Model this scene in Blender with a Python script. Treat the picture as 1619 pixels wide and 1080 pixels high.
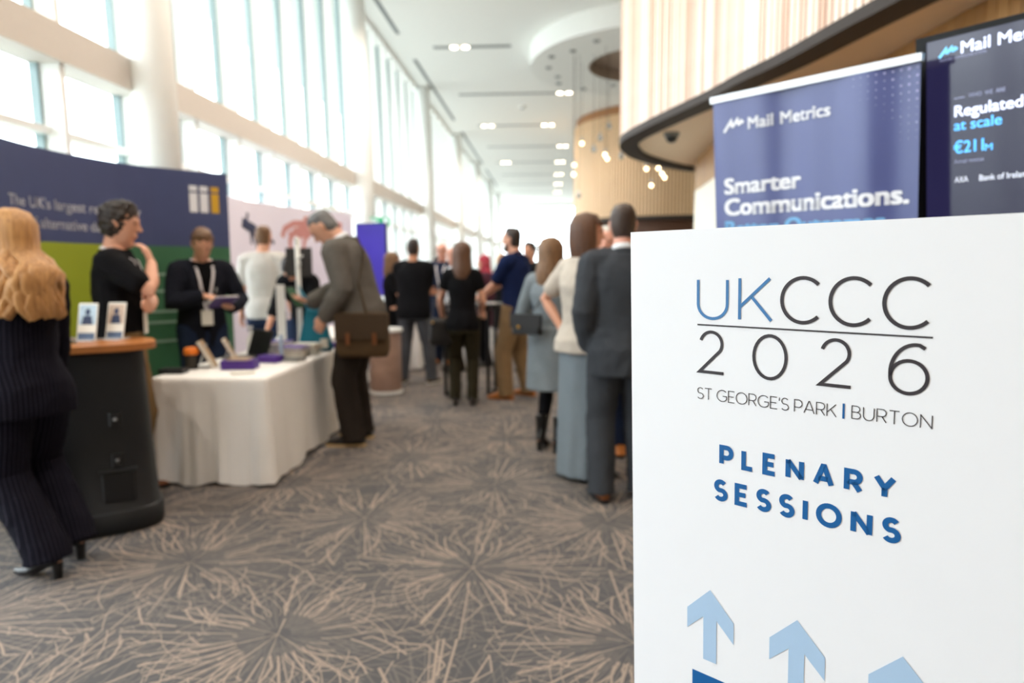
import bpy, math, random
from mathutils import Vector as V, Matrix, Euler, noise as mnoise
random.seed(7)
R = math.radians
C = bpy.context.scene.collection
SC = bpy.context.scene
for o in list(bpy.data.objects): bpy.data.objects.remove(o)

# ------------------------------------------------------------------ camera, world, exposure
cam = bpy.data.cameras.new('camera'); co = bpy.data.objects.new('camera', cam); C.objects.link(co)
YAW, PITCH, ROLL = 0.05521618, 0.10398757, 0.005
F_ = V((-math.sin(YAW)*math.cos(PITCH), math.cos(YAW)*math.cos(PITCH), -math.sin(PITCH)))
R0 = V((math.cos(YAW), math.sin(YAW), 0)); U0 = R0.cross(F_)
RR = R0*math.cos(ROLL) - U0*math.sin(ROLL); UU = U0*math.cos(ROLL) + R0*math.sin(ROLL)
co.matrix_world = Matrix(((RR.x, UU.x, -F_.x, 0), (RR.y, UU.y, -F_.y, 0), (RR.z, UU.z, -F_.z, 1.4), (0, 0, 0, 1)))
cam.sensor_width = 36; cam.lens = 1099.0/1619*36; cam.clip_end = 400; cam.clip_start = 0.05
cam.dof.use_dof = True; cam.dof.focus_distance = 1.08; cam.dof.aperture_fstop = 2.6; cam.dof.aperture_blades = 0
SC.camera = co
w = bpy.data.worlds.new('overcast_sky'); SC.world = w; w.use_nodes = True
bg = w.node_tree.nodes['Background']; bg.inputs[0].default_value = (0.88, 0.945, 1.0, 1); bg.inputs[1].default_value = 7.2
SC.view_settings.view_transform = 'Standard'; SC.view_settings.look = 'None'
SC.view_settings.gamma = 1; SC.view_settings.use_curve_mapping = False
SC.view_settings.exposure = 0.14
SC.cycles.use_denoising = True
SC.cycles.max_bounces = 10; SC.cycles.diffuse_bounces = 5; SC.cycles.transparent_max_bounces = 16
SC.cycles.sample_clamp_indirect = 8; SC.cycles.caustics_reflective = False; SC.cycles.caustics_refractive = False

# ------------------------------------------------------------------ materials
def lin(c):
    return tuple(((x/255)/12.92 if x/255 <= .04045 else ((x/255+.055)/1.055)**2.4) for x in c[:3]) + (1,)
class NT:
    def __init__(s, name):
        s.m = bpy.data.materials.new(name); s.m.use_nodes = True; s.t = s.m.node_tree
        s.p = s.t.nodes['Principled BSDF']; s.out = s.t.nodes['Material Output']
    def n(s, typ, **kw):
        nd = s.t.nodes.new(typ)
        for k, v in kw.items():
            if k.startswith('i_'):
                key = k[2:]; key = int(key) if key.isdigit() else key.replace('_', ' ')
                s.set(nd.inputs[key], v)
            else: setattr(nd, k, v)
        return nd
    def set(s, inp, v):
        if isinstance(v, bpy.types.NodeSocket): s.t.links.new(v, inp)
        else: inp.default_value = v
    def math(s, op, a, b=0.0, c=None):
        nd = s.t.nodes.new('ShaderNodeMath'); nd.operation = op
        s.set(nd.inputs[0], a); s.set(nd.inputs[1], b)
        if c is not None: s.set(nd.inputs[2], c)
        return nd.outputs[0]
    def mix(s, f, a, b):
        nd = s.t.nodes.new('ShaderNodeMix'); nd.data_type = 'RGBA'
        s.set(nd.inputs[0], f); s.set(nd.inputs[6], a); s.set(nd.inputs[7], b)
        return nd.outputs[2]
    def obj(s): return s.t.nodes.new('ShaderNodeTexCoord').outputs['Object']
    def noise(s, vec, scale, detail=3, stretch=None):
        if stretch:
            mp = s.t.nodes.new('ShaderNodeMapping'); mp.inputs['Scale'].default_value = stretch
            s.set(mp.inputs[0], vec); vec = mp.outputs[0]
        nd = s.t.nodes.new('ShaderNodeTexNoise'); nd.inputs['Scale'].default_value = scale; nd.inputs['Detail'].default_value = detail
        s.set(nd.inputs['Vector'], vec); return nd.outputs['Fac']
MC = {}
def mat(name, rgb, rough=.6, var=.08, scale=14, bump=0, bscale=60, metal=0, spec=.4, stretch=None, emit=0, coat=0, sheen=0):
    if name in MC: return MC[name]
    k = NT(name); p = k.p; c = lin(rgb)
    co_ = k.obj()
    f = k.noise(co_, scale, 4, stretch)
    a = tuple(x*(1-var) for x in c[:3])+(1,); b = tuple(min(1, x*(1+var)) for x in c[:3])+(1,)
    k.set(p.inputs['Base Color'], k.mix(f, a, b))
    p.inputs['Roughness'].default_value = rough; p.inputs['Metallic'].default_value = metal
    p.inputs['Specular IOR Level'].default_value = spec
    if coat: p.inputs['Coat Weight'].default_value = coat; p.inputs['Coat Roughness'].default_value = .15
    if sheen: p.inputs['Sheen Weight'].default_value = sheen
    if bump:
        bn = k.n('ShaderNodeBump', i_Strength=bump, i_Distance=.01, i_Height=k.noise(co_, bscale, 3, stretch))
        k.set(p.inputs['Normal'], bn.outputs[0])
    if emit:
        p.inputs['Emission Color'].default_value = c; p.inputs['Emission Strength'].default_value = emit
    MC[name] = k.m; return k.m
def fabric(name, rgb, var=.15, bump=.35, rough=.9, bscale=45):
    return mat(name, rgb, rough, var, 30, bump, bscale, 0, .12)
def glass_mat():
    k = NT('window_glass')
    tr = k.n('ShaderNodeBsdfTransparent', i_Color=(.965, .98, .98, 1)); gl = k.n('ShaderNodeBsdfGlossy', i_Roughness=.02)
    g = k.n('ShaderNodeNewGeometry'); dt = k.n('ShaderNodeVectorMath', operation='DOT_PRODUCT', i_0=g.outputs['Incoming'], i_1=g.outputs['Normal'])
    fr = k.math('POWER', k.math('SUBTRACT', 1.0, k.math('ABSOLUTE', dt.outputs['Value'])), 5.0)
    fr = k.math('MINIMUM', k.math('ADD', .03, k.math('MULTIPLY', fr, .6)), .3)
    mx = k.n('ShaderNodeMixShader', i_0=fr, i_1=tr.outputs[0], i_2=gl.outputs[0])
    k.t.links.new(mx.outputs[0], k.out.inputs[0]); return k.m
def carpet_mat():
    k = NT('starburst_carpet')
    xyz = k.n('ShaderNodeSeparateXYZ', i_0=k.obj()); X, Y = xyz.outputs[0], xyz.outputs[1]
    A_, B_ = 1.37, 1.27
    def lattice(x0, y0):
        px = k.math('DIVIDE', k.math('SUBTRACT', X, x0), A_); py = k.math('DIVIDE', k.math('SUBTRACT', Y, y0), B_)
        cx = k.math('FLOOR', k.math('ADD', px, .5)); cy = k.math('FLOOR', k.math('ADD', py, .5))
        lx = k.math('MULTIPLY', k.math('SUBTRACT', px, cx), A_); ly = k.math('MULTIPLY', k.math('SUBTRACT', py, cy), B_)
        r = k.math('SQRT', k.math('ADD', k.math('MULTIPLY', lx, lx), k.math('MULTIPLY', ly, ly)))
        sd = k.math('ADD', k.math('MULTIPLY', cx, 7.31), k.math('MULTIPLY', cy, 3.17))
        return lx, ly, r, sd
    a, b = lattice(-1.05, 2.5), lattice(-1.05+A_/2, 2.5+B_/2)
    m = k.math('LESS_THAN', b[2], a[2])
    def sel(i): return k.math('ADD', a[i], k.math('MULTIPLY', m, k.math('SUBTRACT', b[i], a[i])))
    lx, ly, r = sel(0), sel(1), sel(2); seed = k.math('ADD', sel(3), k.math('MULTIPLY', m, 50.3))
    ang = k.math('DIVIDE', k.math('ARCTAN2', ly, lx), 2*math.pi)
    def wn(x, y, z):
        cb = k.n('ShaderNodeCombineXYZ', i_0=x, i_1=y, i_2=z)
        nd = k.n('ShaderNodeTexWhiteNoise', noise_dimensions='3D', i_Vector=cb.outputs[0]); return nd.outputs['Value']
    def layer(N, sk, twist, kk, wd, th, rmin=0.0, kz=2.6):
        tri = k.math('ABSOLUTE', k.math('SUBTRACT', k.math('FRACT', k.math('MULTIPLY', r, kz)), .5))
        q = k.math('ADD', k.math('MULTIPLY', ang, N), k.math('MULTIPLY', tri, twist)); q = k.math('ADD', q, sk)
        i = k.math('FLOOR', q); h = wn(i, sk, seed)
        fr = k.math('SUBTRACT', k.math('SUBTRACT', q, i), k.math('ADD', .5, k.math('MULTIPLY', k.math('SUBTRACT', h, .5), .6)))
        d = k.math('MULTIPLY', k.math('ABSOLUTE', fr), k.math('MULTIPLY', r, 2*math.pi/N))
        ln = k.math('LESS_THAN', d, k.math('MULTIPLY', k.math('MULTIPLY', k.math('ADD', h, .5), wd), k.math('MINIMUM', 1.0, k.math('ADD', .35, k.math('MULTIPLY', r, 2.6)))))
        sg = k.math('FLOOR', k.math('ADD', k.math('MULTIPLY', r, kk), k.math('MULTIPLY', h, 5)))
        g = k.math('GREATER_THAN', wn(i, sg, k.math('ADD', seed, sk)), th)
        o = k.math('MULTIPLY', ln, g)
        if rmin: o = k.math('MULTIPLY', o, k.math('GREATER_THAN', r, rmin))
        return o
    L = [layer(9, .3, 0, 3, .0045, .25), layer(40, 1.3, 0, 2.5, .0036, .38, .16), layer(34, 5.7, 2.6, 3, .0036, .5, .15, 2.2), layer(34, 9.1, -2.6, 3, .0036, .5, .15, 2.7),
         layer(26, 2.2, 6, 4, .0038, .6, .28, 3.1), layer(26, 4.4, -6, 4, .0038, .6, .28, 3.3)]
    s_ = L[0]
    for q in L[1:]: s_ = k.math('MAXIMUM', s_, q)
    soft = k.math('MAXIMUM', layer(90, 3.3, 0, 4, .0042, .3, .05), layer(80, 8.3, 7, 5, .0042, .4, .1, 3.0))
    nz = k.noise(k.obj(), 900, 2); nz2 = k.noise(k.obj(), 2.2, 3)
    base = k.mix(nz, lin((60, 62, 66)), lin((112, 109, 108)))
    base = k.mix(k.math('MULTIPLY', soft, .5), base, lin((136, 127, 120)))
    base = k.mix(k.math('MULTIPLY', nz2, .45), base, lin((74, 74, 77)))
    line = k.mix(nz, lin((152, 133, 118)), lin((196, 177, 161)))
    k.set(k.p.inputs['Base Color'], k.mix(k.math('MULTIPLY', s_, .68), base, line))
    k.p.inputs['Roughness'].default_value = .95; k.p.inputs['Specular IOR Level'].default_value = .15
    bn = k.n('ShaderNodeBump', i_Strength=.4, i_Distance=.004, i_Height=nz); k.set(k.p.inputs['Normal'], bn.outputs[0])
    return k.m
def slat_mat(name, c1, c2):
    k = NT(name); oi = k.n('ShaderNodeObjectInfo'); co_ = k.obj()
    g = k.noise(co_, 5, 4, (14, 14, .8))
    rnd = k.math('ADD', k.math('MULTIPLY', oi.outputs['Random'], .65), k.math('MULTIPLY', g, .4))
    k.set(k.p.inputs['Base Color'], k.mix(rnd, lin(c1), lin(c2))); k.p.inputs['Roughness'].default_value = .45
    return k.m
def stripe_fabric(name, rgb, line, pitch):
    k = NT(name); x = k.n('ShaderNodeSeparateXYZ', i_0=k.obj())
    fr = k.math('FRACT', k.math('DIVIDE', x.outputs[0], pitch)); s_ = k.math('LESS_THAN', fr, .12)
    k.set(k.p.inputs['Base Color'], k.mix(k.math('MULTIPLY', s_, .6), lin(rgb), lin(line)))
    k.p.inputs['Roughness'].default_value = .9; k.p.inputs['Specular IOR Level'].default_value = .1
    return k.m
def tweed(name, c1, c2):
    k = NT(name); f = k.noise(k.obj(), 130, 2); g = k.noise(k.obj(), 9, 3)
    k.set(k.p.inputs['Base Color'], k.mix(k.math('ADD', k.math('MULTIPLY', f, .7), k.math('MULTIPLY', g, .3)), lin(c1), lin(c2)))
    k.p.inputs['Roughness'].default_value = .95; k.p.inputs['Specular IOR Level'].default_value = .1
    bn = k.n('ShaderNodeBump', i_Strength=.4, i_Distance=.004, i_Height=f); k.set(k.p.inputs['Normal'], bn.outputs[0])
    return k.m
def hair_mat(name, c1, c2):
    k = NT(name); f = k.noise(k.obj(), 10, 4, (9, 9, 1.0))
    k.set(k.p.inputs['Base Color'], k.mix(f, lin(c1), lin(c2))); k.p.inputs['Roughness'].default_value = .5
    bn = k.n('ShaderNodeBump', i_Strength=.5, i_Distance=.006, i_Height=f); k.set(k.p.inputs['Normal'], bn.outputs[0])
    return k.m
WHITE = mat('white_paint', (240, 240, 237), .5, .02)
CEILM = mat('ceiling_plaster', (232, 232, 228), .8, .02)
BEIGE = mat('beige_beam_paint', (212, 204, 196), .6, .03)
GLASS = glass_mat()
BLACKP = mat('black_plastic', (22, 23, 26), .45, .1)
CHROME = mat('brushed_metal', (170, 170, 172), .3, .05, metal=1)
DARKM = mat('black_metal', (24, 24, 26), .4, .05, metal=.6)
GREYM = mat('grey_slot', (120, 124, 124), .6, .05)
LAMP = mat('lamp_glow', (255, 232, 200), .5, 0, emit=14)
PAPER = mat('paper', (236, 232, 222), .8, .04)
SKIN = mat('fair_skin', (214, 160, 134), .55, .07, 9, spec=.3)
SKIN2 = mat('tan_skin', (196, 140, 110), .55, .07, 9, spec=.3)
SKIN3 = mat('pink_skin', (226, 168, 148), .55, .07, 9, spec=.3)
EYEM = mat('eye_dark', (70, 54, 46), .3, 0)

# ------------------------------------------------------------------ mesh helpers
class MB:
    def __init__(s): s.v = []; s.f = []; s.mi = []
    def add(s, vs, fs, mi=0):
        b = len(s.v); s.v += [tuple(p) for p in vs]; s.f += [tuple(b+i for i in q) for q in fs]; s.mi += [mi]*len(fs); return s
    def box(s, lo, hi, M=None, mi=0, ch=0):
        (x0, y0, z0), (x1, y1, z1) = lo, hi
        if ch:
            return s.prism([(x0+ch, y0), (x1-ch, y0), (x1, y0+ch), (x1, y1-ch), (x1-ch, y1), (x0+ch, y1), (x0, y1-ch), (x0, y0+ch)], z0, z1, M, mi)
        vs = [V(p) for p in ((x0,y0,z0),(x1,y0,z0),(x1,y1,z0),(x0,y1,z0),(x0,y0,z1),(x1,y0,z1),(x1,y1,z1),(x0,y1,z1))]
        if M: vs = [M @ p for p in vs]
        return s.add(vs, [(0,3,2,1),(4,5,6,7),(0,1,5,4),(1,2,6,5),(2,3,7,6),(3,0,4,7)], mi)
    def prism(s, pts, z0, z1, M=None, mi=0):
        n = len(pts); vs = [V((x, y, z0)) for x, y in pts]+[V((x, y, z1)) for x, y in pts]
        if M: vs = [M @ p for p in vs]
        return s.add(vs, [tuple(range(n-1, -1, -1)), tuple(range(n, 2*n))]+[(i, (i+1) % n, n+(i+1) % n, n+i) for i in range(n)], mi)
    def tube(s, pts, rad, n=10, side=None, mi=0, round_=True, closed=False):
        pts = [V(p) for p in pts]; rad = [(r, r) if not isinstance(r, (tuple, list)) else r for r in rad]
        if len(rad) == 1: rad = rad*len(pts)
        if round_ and not closed:
            t0 = (pts[0]-pts[1]).normalized(); t1 = (pts[-1]-pts[-2]).normalized()
            a, b = min(rad[0]), min(rad[-1])
            pts = [pts[0]+t0*a*.75, pts[0]+t0*a*.45]+pts+[pts[-1]+t1*b*.45, pts[-1]+t1*b*.75]
            r0, r1 = rad[0], rad[-1]
            rad = [(r0[0]*.45, r0[1]*.45), (r0[0]*.82, r0[1]*.82)]+rad+[(r1[0]*.82, r1[1]*.82), (r1[0]*.45, r1[1]*.45)]
        m = len(pts); vs = []; prev = None
        for i, p in enumerate(pts):
            if closed: t = (pts[(i+1) % m]-pts[i-1])
            else: t = pts[min(i+1, m-1)]-pts[max(i-1, 0)]
            t = t.normalized() if t.length > 1e-9 else V((0, 0, 1))
            u = V(side) if side is not None else (prev if prev is not None else (V((1, 0, 0)) if abs(t.x) < .8 else V((0, 1, 0))))
            u = u-t*u.dot(t)
            if u.length < 1e-4: u = V((0, 1, 0))-t*t.y
            u.normalize(); prev = u; w_ = t.cross(u)
            for j in range(n):
                a = 2*math.pi*j/n
                vs.append(p+u*(rad[i][0]*math.cos(a))+w_*(rad[i][1]*math.sin(a)))
        fs = []
        for i in range(m if closed else m-1):
            k = (i+1) % m
            fs += [(i*n+j, i*n+(j+1) % n, k*n+(j+1) % n, k*n+j) for j in range(n)]
        if not closed: fs += [tuple(range(n-1, -1, -1)), tuple((m-1)*n+j for j in range(n))]
        return s.add(vs, fs, mi)
    def lathe(s, prof, n=20, c=(0, 0, 0), mi=0):
        vs = []; m = len(prof)
        for r, z in prof:
            for j in range(n):
                a = 2*math.pi*j/n; vs.append((c[0]+r*math.cos(a), c[1]+r*math.sin(a), c[2]+z))
        fs = [(i*n+j, i*n+(j+1) % n, (i+1)*n+(j+1) % n, (i+1)*n+j) for i in range(m-1) for j in range(n)]
        fs += [tuple(range(n-1, -1, -1)), tuple((m-1)*n+j for j in range(n))]
        return s.add(vs, fs, mi)
    def sphere(s, c, r, n=12, sc=(1, 1, 1), mi=0):
        c = V(c); vs = []; m = n//2
        for i in range(1, m):
            a = math.pi*i/m
            for j in range(n):
                b = 2*math.pi*j/n
                vs.append((c.x+r*sc[0]*math.sin(a)*math.cos(b), c.y+r*sc[1]*math.sin(a)*math.sin(b), c.z+r*sc[2]*math.cos(a)))
        t = len(vs); vs += [(c.x, c.y, c.z+r*sc[2]), (c.x, c.y, c.z-r*sc[2])]
        fs = [(i*n+j, (i+1)*n+j, (i+1)*n+(j+1) % n, i*n+(j+1) % n) for i in range(m-2) for j in range(n)]
        fs += [(t, j, (j+1) % n) for j in range(n)]+[(t+1, (m-2)*n+(j+1) % n, (m-2)*n+j) for j in range(n)]
        return s.add(vs, fs, mi)
    def map(s, fn):
        s.v = [tuple(fn(*p)) for p in s.v]; return s
    def build(s, name, m, parent=None, smooth=False, loc=None, rot=None):
        me = bpy.data.meshes.new(name); me.from_pydata(s.v, [], s.f)
        ms = m if isinstance(m, (list, tuple)) else [m]
        for q in ms: me.materials.append(q)
        if len(ms) > 1: me.polygons.foreach_set('material_index', s.mi)
        if smooth: me.polygons.foreach_set('use_smooth', [True]*len(me.polygons))
        me.update()
        o = bpy.data.objects.new(name, me); C.objects.link(o)
        if parent: o.parent = parent
        if loc: o.location = loc
        if rot: o.rotation_euler = rot
        return o
def thing(name, label, cat, loc=(0, 0, 0), rotz=0, group=None):
    o = bpy.data.objects.new(name, None); C.objects.link(o); o.location = loc; o.rotation_euler = (0, 0, rotz)
    return tag(o, label, cat, group)
def tag(o, label, cat, group=None):
    o['label'] = label; o['category'] = cat
    if group: o['group'] = group
    return o
def struct(o): o['kind'] = 'structure'; return o
def again(o, name=None, parent=None, loc=None, rot=None):
    c = o.copy(); C.objects.link(c)
    if name: c.name = name
    if parent: c.parent = parent
    if loc is not None: c.location = loc
    if rot is not None: c.rotation_euler = rot
    return c
def solid(name, mb, m, parent, vox, sm=4, disp=0, dsc=.05, cut=None, dec=1.0):
    """union of overlapping shapes as one smooth continuous skin"""
    o = mb.build(name, m, None)
    r = o.modifiers.new('r', 'REMESH'); r.mode = 'VOXEL'; r.voxel_size = vox
    if sm: q = o.modifiers.new('s', 'SMOOTH'); q.factor = .5; q.iterations = sm
    if disp:
        key = 'folds%.3f' % dsc
        tx = bpy.data.textures.get(key) or bpy.data.textures.new(key, 'CLOUDS'); tx.noise_scale = dsc; tx.noise_depth = 1
        d = o.modifiers.new('d', 'DISPLACE'); d.texture = tx; d.strength = disp; d.mid_level = .5; d.texture_coords = 'LOCAL'
    if dec < 1: q = o.modifiers.new('c', 'DECIMATE'); q.ratio = dec
    dg = bpy.context.evaluated_depsgraph_get(); me = bpy.data.meshes.new_from_object(o.evaluated_get(dg))
    old = o.data; o.modifiers.clear(); o.data = me; bpy.data.meshes.remove(old); me.name = name
    if not me.materials: me.materials.append(m)
    if cut:
        import bmesh
        bm = bmesh.new(); bm.from_mesh(me)
        bmesh.ops.delete(bm, geom=[f for f in bm.faces if cut(f.calc_center_median())], context='FACES'); bm.to_mesh(me); bm.free()
    me.polygons.foreach_set('use_smooth', [True]*len(me.polygons))
    if parent: o.parent = parent
    return o
_TX = {}
def text_geo(body, bold=0.0):
    key = (body, bold)
    if key in _TX: return _TX[key]
    cu = bpy.data.curves.new('t', 'FONT'); cu.body = body; cu.size = 1; cu.offset = bold; cu.resolution_u = 4
    o = bpy.data.objects.new('t', cu); C.objects.link(o)
    me = bpy.data.meshes.new_from_object(o.evaluated_get(bpy.context.evaluated_depsgraph_get()))
    vs = [tuple(v.co) for v in me.vertices]; fs = [tuple(p.vertices) for p in me.polygons]
    bpy.data.objects.remove(o); bpy.data.curves.remove(cu); bpy.data.meshes.remove(me)
    _TX[key] = (vs, fs); return vs, fs
def put_text(mb, body, x0, x1, y, cap, fn, bold=0.0, mi=0):
    vs, fs = text_geo(body); hv, _ = text_geo('H')
    ch = max(p[1] for p in hv)-min(p[1] for p in hv); a = min(p[0] for p in vs); b = max(p[0] for p in vs)
    w_ = bold*cap*2.2; x0 += w_; x1 -= w_; sx = (x1-x0)/(b-a); sy = (cap-w_)/ch
    for dx, dy in ([(0, 0)] if not bold else [(-w_, 0), (w_, 0), (-w_, w_), (w_, w_), (0, w_/2)]):
        mb.add([fn(x0+(p[0]-a)*sx+dx, y+p[1]*sy+dy) for p in vs], fs, mi)
def words(name, m, parent, fn, rows):
    for q in rows:
        a = MB(); put_text(a, q[0], q[1], q[2], q[3], q[4], fn, q[5] if len(q) > 5 else 0.0); a.build(name, m, parent)
def ribbon(mb, pts, wd, fn, closed=False, mi=0):
    P = []
    for p in pts:
        if not P or (P[-1]-V((p[0], p[1]))).length > wd*.04: P.append(V((p[0], p[1])))
    if len(P) > 2 and (P[0]-P[-1]).length < wd*.04: P.pop(); closed = True
    n = len(P); L = []; Rr = []
    for i in range(n):
        a = P[i]-P[i-1] if (i > 0 or closed) else P[1]-P[0]
        b = P[(i+1) % n]-P[i] if (i < n-1 or closed) else P[-1]-P[-2]
        a = a.normalized(); b = b.normalized(); na = V((-a.y, a.x)); nb = V((-b.y, b.x))
        m_ = (na+nb); m_ = m_.normalized() if m_.length > 1e-6 else na
        k = wd/2/max(.35, m_.dot(nb)); L.append(P[i]+m_*k); Rr.append(P[i]-m_*k)
    vs = [fn(p.x, p.y) for p in L]+[fn(p.x, p.y) for p in Rr]
    fs = [(i, n+i, n+(i+1) % n, (i+1) % n) for i in range(n if closed else n-1)]
    mb.add(vs, fs, mi)
def arc(cx, cy, rx, ry, a0, a1, n=20):
    return [(cx+rx*math.cos(R(a0+(a1-a0)*i/n)), cy+ry*math.sin(R(a0+(a1-a0)*i/n))) for i in range(n+1)]
def catmull(P, per=10):
    out = []; P = [V(p) for p in P]; n = len(P)
    for i in range(n-1):
        p0, p1, p2, p3 = P[max(i-1, 0)], P[i], P[i+1], P[min(i+2, n-1)]
        for j in range(per):
            t = j/per
            out.append(.5*((2*p1)+(p2-p0)*t+(2*p0-5*p1+4*p2-p3)*t*t+(3*p1-p0-3*p2+p3)*t**3))
    return out+[P[-1]]
class Path:
    def __init__(s, pts):
        s.p = [V(p) for p in pts]; s.d = [0]
        for a, b in zip(s.p, s.p[1:]): s.d.append(s.d[-1]+(b-a).length)
        s.L = s.d[-1]
    def at(s, d):
        d = max(0, min(s.L, d)); i = 0
        while i < len(s.d)-2 and s.d[i+1] < d: i += 1
        a, b = s.p[i], s.p[i+1]; t = (d-s.d[i])/max(1e-9, s.d[i+1]-s.d[i])
        return a.lerp(b, t), (b-a).normalized()

# ================================================================== THE HALL
ZC = 6.87; Y0, Y1 = -8.35, 59.15; BAY = 7.5; LEAN = .025
floor = struct(MB().box((-4.5, Y0-.1, -.1), (8.4, Y1+.1, 0)).build('floor', carpet_mat()))
struct(MB().box((-4.6, Y0-.1, ZC), (8.4, Y1+.1, ZC+.2)).build('ceiling', CEILM))
struct(MB().box((-160, -120, -.4), (160, 220, -.12)).build('exterior_ground', mat('pale_paving', (190, 192, 186), .9, .1, 1)))
struct(MB().box((-7.6, Y0-.5, 6.95), (-4.45, Y1+.5, 7.15)).build('exterior_roof_overhang', mat('overhang_soffit', (206, 216, 210), .8, .05)))
CREAM = mat('cream_wall_panel', (238, 228, 208), .5, .03)
struct(MB().box((8.2, Y0, 0), (8.4, Y1, ZC)).build('wall_right', CREAM))
def lean(mb): return mb.map(lambda x, y, z: (x-LEAN*(z-1.4), y, z))
XW = -4.1; PITCHM = BAY/7
def bay_meshes():
    d = {}
    d['mullion'] = (lean(MB().box((XW-.04, -.03, 0), (XW+.22, .03, 3.06))), WHITE)
    d['fin'] = (lean(MB().box((XW-.04, -.03, 3.36), (XW+.22, .03, ZC))), WHITE)
    d['pane'] = (lean(MB().box((XW-.012, .03, .1), (XW, PITCHM-.03, 2.5))), GLASS)
    d['pane_middle'] = (lean(MB().box((XW-.012, .03, 2.56), (XW, PITCHM-.03, 3.06))), GLASS)
    d['pane_tall'] = (lean(MB().box((XW-.012, .03, 3.36), (XW, PITCHM-.03, 6.8))), GLASS)
    d['gasket'] = (lean(MB().box((XW-.02, PITCHM-.055, .1), (XW+.05, PITCHM-.03, 3.06)).box((XW-.02, PITCHM-.055, 3.36), (XW+.05, PITCHM-.03, 6.8))), mat('grey_green_gasket', (150, 170, 172), .6, .05))
    d['transom_rail'] = (lean(MB().box((XW-.04, 0, 2.5), (XW+.1, BAY, 2.56))), WHITE)
    d['sill_rail'] = (lean(MB().box((XW-.04, 0, 0), (XW+.22, BAY, .1))), WHITE)
    d['head_rail'] = (lean(MB().box((XW-.04, 0, 6.8), (XW+.22, BAY, ZC))), WHITE)
    d['beam'] = (lean(MB().box((XW-.04, 0, 3.06), (XW+.26, BAY, 3.36))), BEIGE)
    return d
first = {}
struct(lean(MB().box((XW-.1, Y0, 0), (XW, Y0+BAY, ZC))).build('wall_left_light_block', CREAM))  # unseen bay made solid instead of glazed, to cut window light on the sign
for b in range(1, 9):
    e = bpy.data.objects.new('window_%d' % b, None); C.objects.link(e); e.location = (0, Y0+b*BAY, 0); struct(e)
    def put(nm, y):
        if nm not in first:
            mb, m = bay_meshes()[nm]; first[nm] = mb.build(nm, m, e); first[nm].location = (0, y, 0)
        else: again(first[nm], nm, e, (0, y, 0))
    for nm in ('transom_rail', 'sill_rail', 'head_rail', 'beam'): put(nm, 0)
    for k in range(7):
        for nm in ('mullion', 'fin', 'gasket', 'pane', 'pane_middle', 'pane_tall'): put(nm, k*PITCHM)
def end_glazing(n, y):
    e = bpy.data.objects.new('window_%d' % n, None); C.objects.link(e); e.location = (0, y, 0); struct(e)
    N = 8; x0, x1 = -4.2, 8.2; st = (x1-x0)/N
    a = MB().box((-.05, -.1, 0), (.05, .1, ZC)).build('mullion', WHITE, e)
    g = MB().box((.05, -.006, .1), (st-.05, .006, 3.2)).build('pane', GLASS, e)
    g2 = MB().box((.05, -.006, 3.3), (st-.05, .006, 6.55)).build('pane_tall', GLASS, e)
    for k in range(N+1):
        if k == 0: a.location.x = x0; g.location.x = x0; g2.location.x = x0; continue
        again(a, 'mullion', e, (x0+k*st, 0, 0))
        if k < N: again(g, 'pane', e, (x0+k*st, 0, 0)); again(g2, 'pane_tall', e, (x0+k*st, 0, 0))
    MB().box((x0, -.1, 0), (x1, .1, .1)).build('sill_rail', WHITE, e)
    MB().box((x0, -.1, 3.2), (x1, .1, 3.3)).build('transom_rail', WHITE, e)
    MB().box((x0, -.1, 6.55), (x1, .1, ZC)).build('head_rail', WHITE, e)
end_glazing(10, Y1)
struct(MB().box((-4.5, Y0-.2, 0), (8.2, Y0, ZC)).build('wall_back_light_block', CREAM))  # unseen rear end closed rather than glazed, to hold back light from behind
# round columns inside the glass, leaning with it
colm = lean(MB().lathe([(.2, 0), (.2, ZC)], 28, (-3.72, 0, 0)))
c0 = None
for k in range(-1, 7):
    y = 6.62+7.45*k
    if c0 is None: c0 = struct(colm.build('column', WHITE, None, True)); c0.location.y = y
    else: struct(again(c0, 'column', None, (0, y, 0)))
# ceiling: linear slots beside the glass and cross slots with pairs of downlights
for i, (a, b) in enumerate(((5.0, 9.6), (11.0, 16.7), (18.7, 26.2), (28.4, 37.0), (39, 47))):
    o = MB().box((-3.60, a, ZC-.006), (-3.50, b, ZC+.05)).build('ceiling_slot', GREYM)
    tag(o, ['slim grey ceiling slot beside the glass, nearest of the row', 'slim grey ceiling slot beside the glass, second of the row', 'slim grey ceiling slot beside the glass, third of the row', 'slim grey ceiling slot beside the glass, fourth of the row', 'slim grey ceiling slot beside the glass, farthest of the row'][i], 'ceiling slot', 'long slots beside the glass')
ordn = ['behind the viewer, farthest back', 'behind the viewer', 'overhead', 'just beyond overhead', 'the last before the round disc', 'nearest one in view', 'second one in view', 'third one in view', 'fourth one in view', 'fifth one in view', 'sixth one in view', 'seventh one in view', 'eighth one in view']
rows = [(-5.0, -2.9, .9, (-2.3, .5)), (-.4, -2.9, .9, (-2.3, .5)), (4.1, -2.9, .9, (-2.3, .5)), (8.6, -2.9, -.9, (-2.3, -1.2)), (13.1, -2.9, -.9, (-2.3, -1.2)), (17.76, -2.9, -.97, (-2.24,)), (22.46, -2.88, .69, (.44,)), (27.28, -2.78, .19, (-2.39, -.09)), (31.94, -2.84, .85, (.55,)),
        (36.6, -2.8, .85, (-2.3, .5)), (41.3, -2.8, .85, (.5,)), (46.0, -2.8, .85, (.5,)), (50.7, -2.8, .85, (.5,))]
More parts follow.
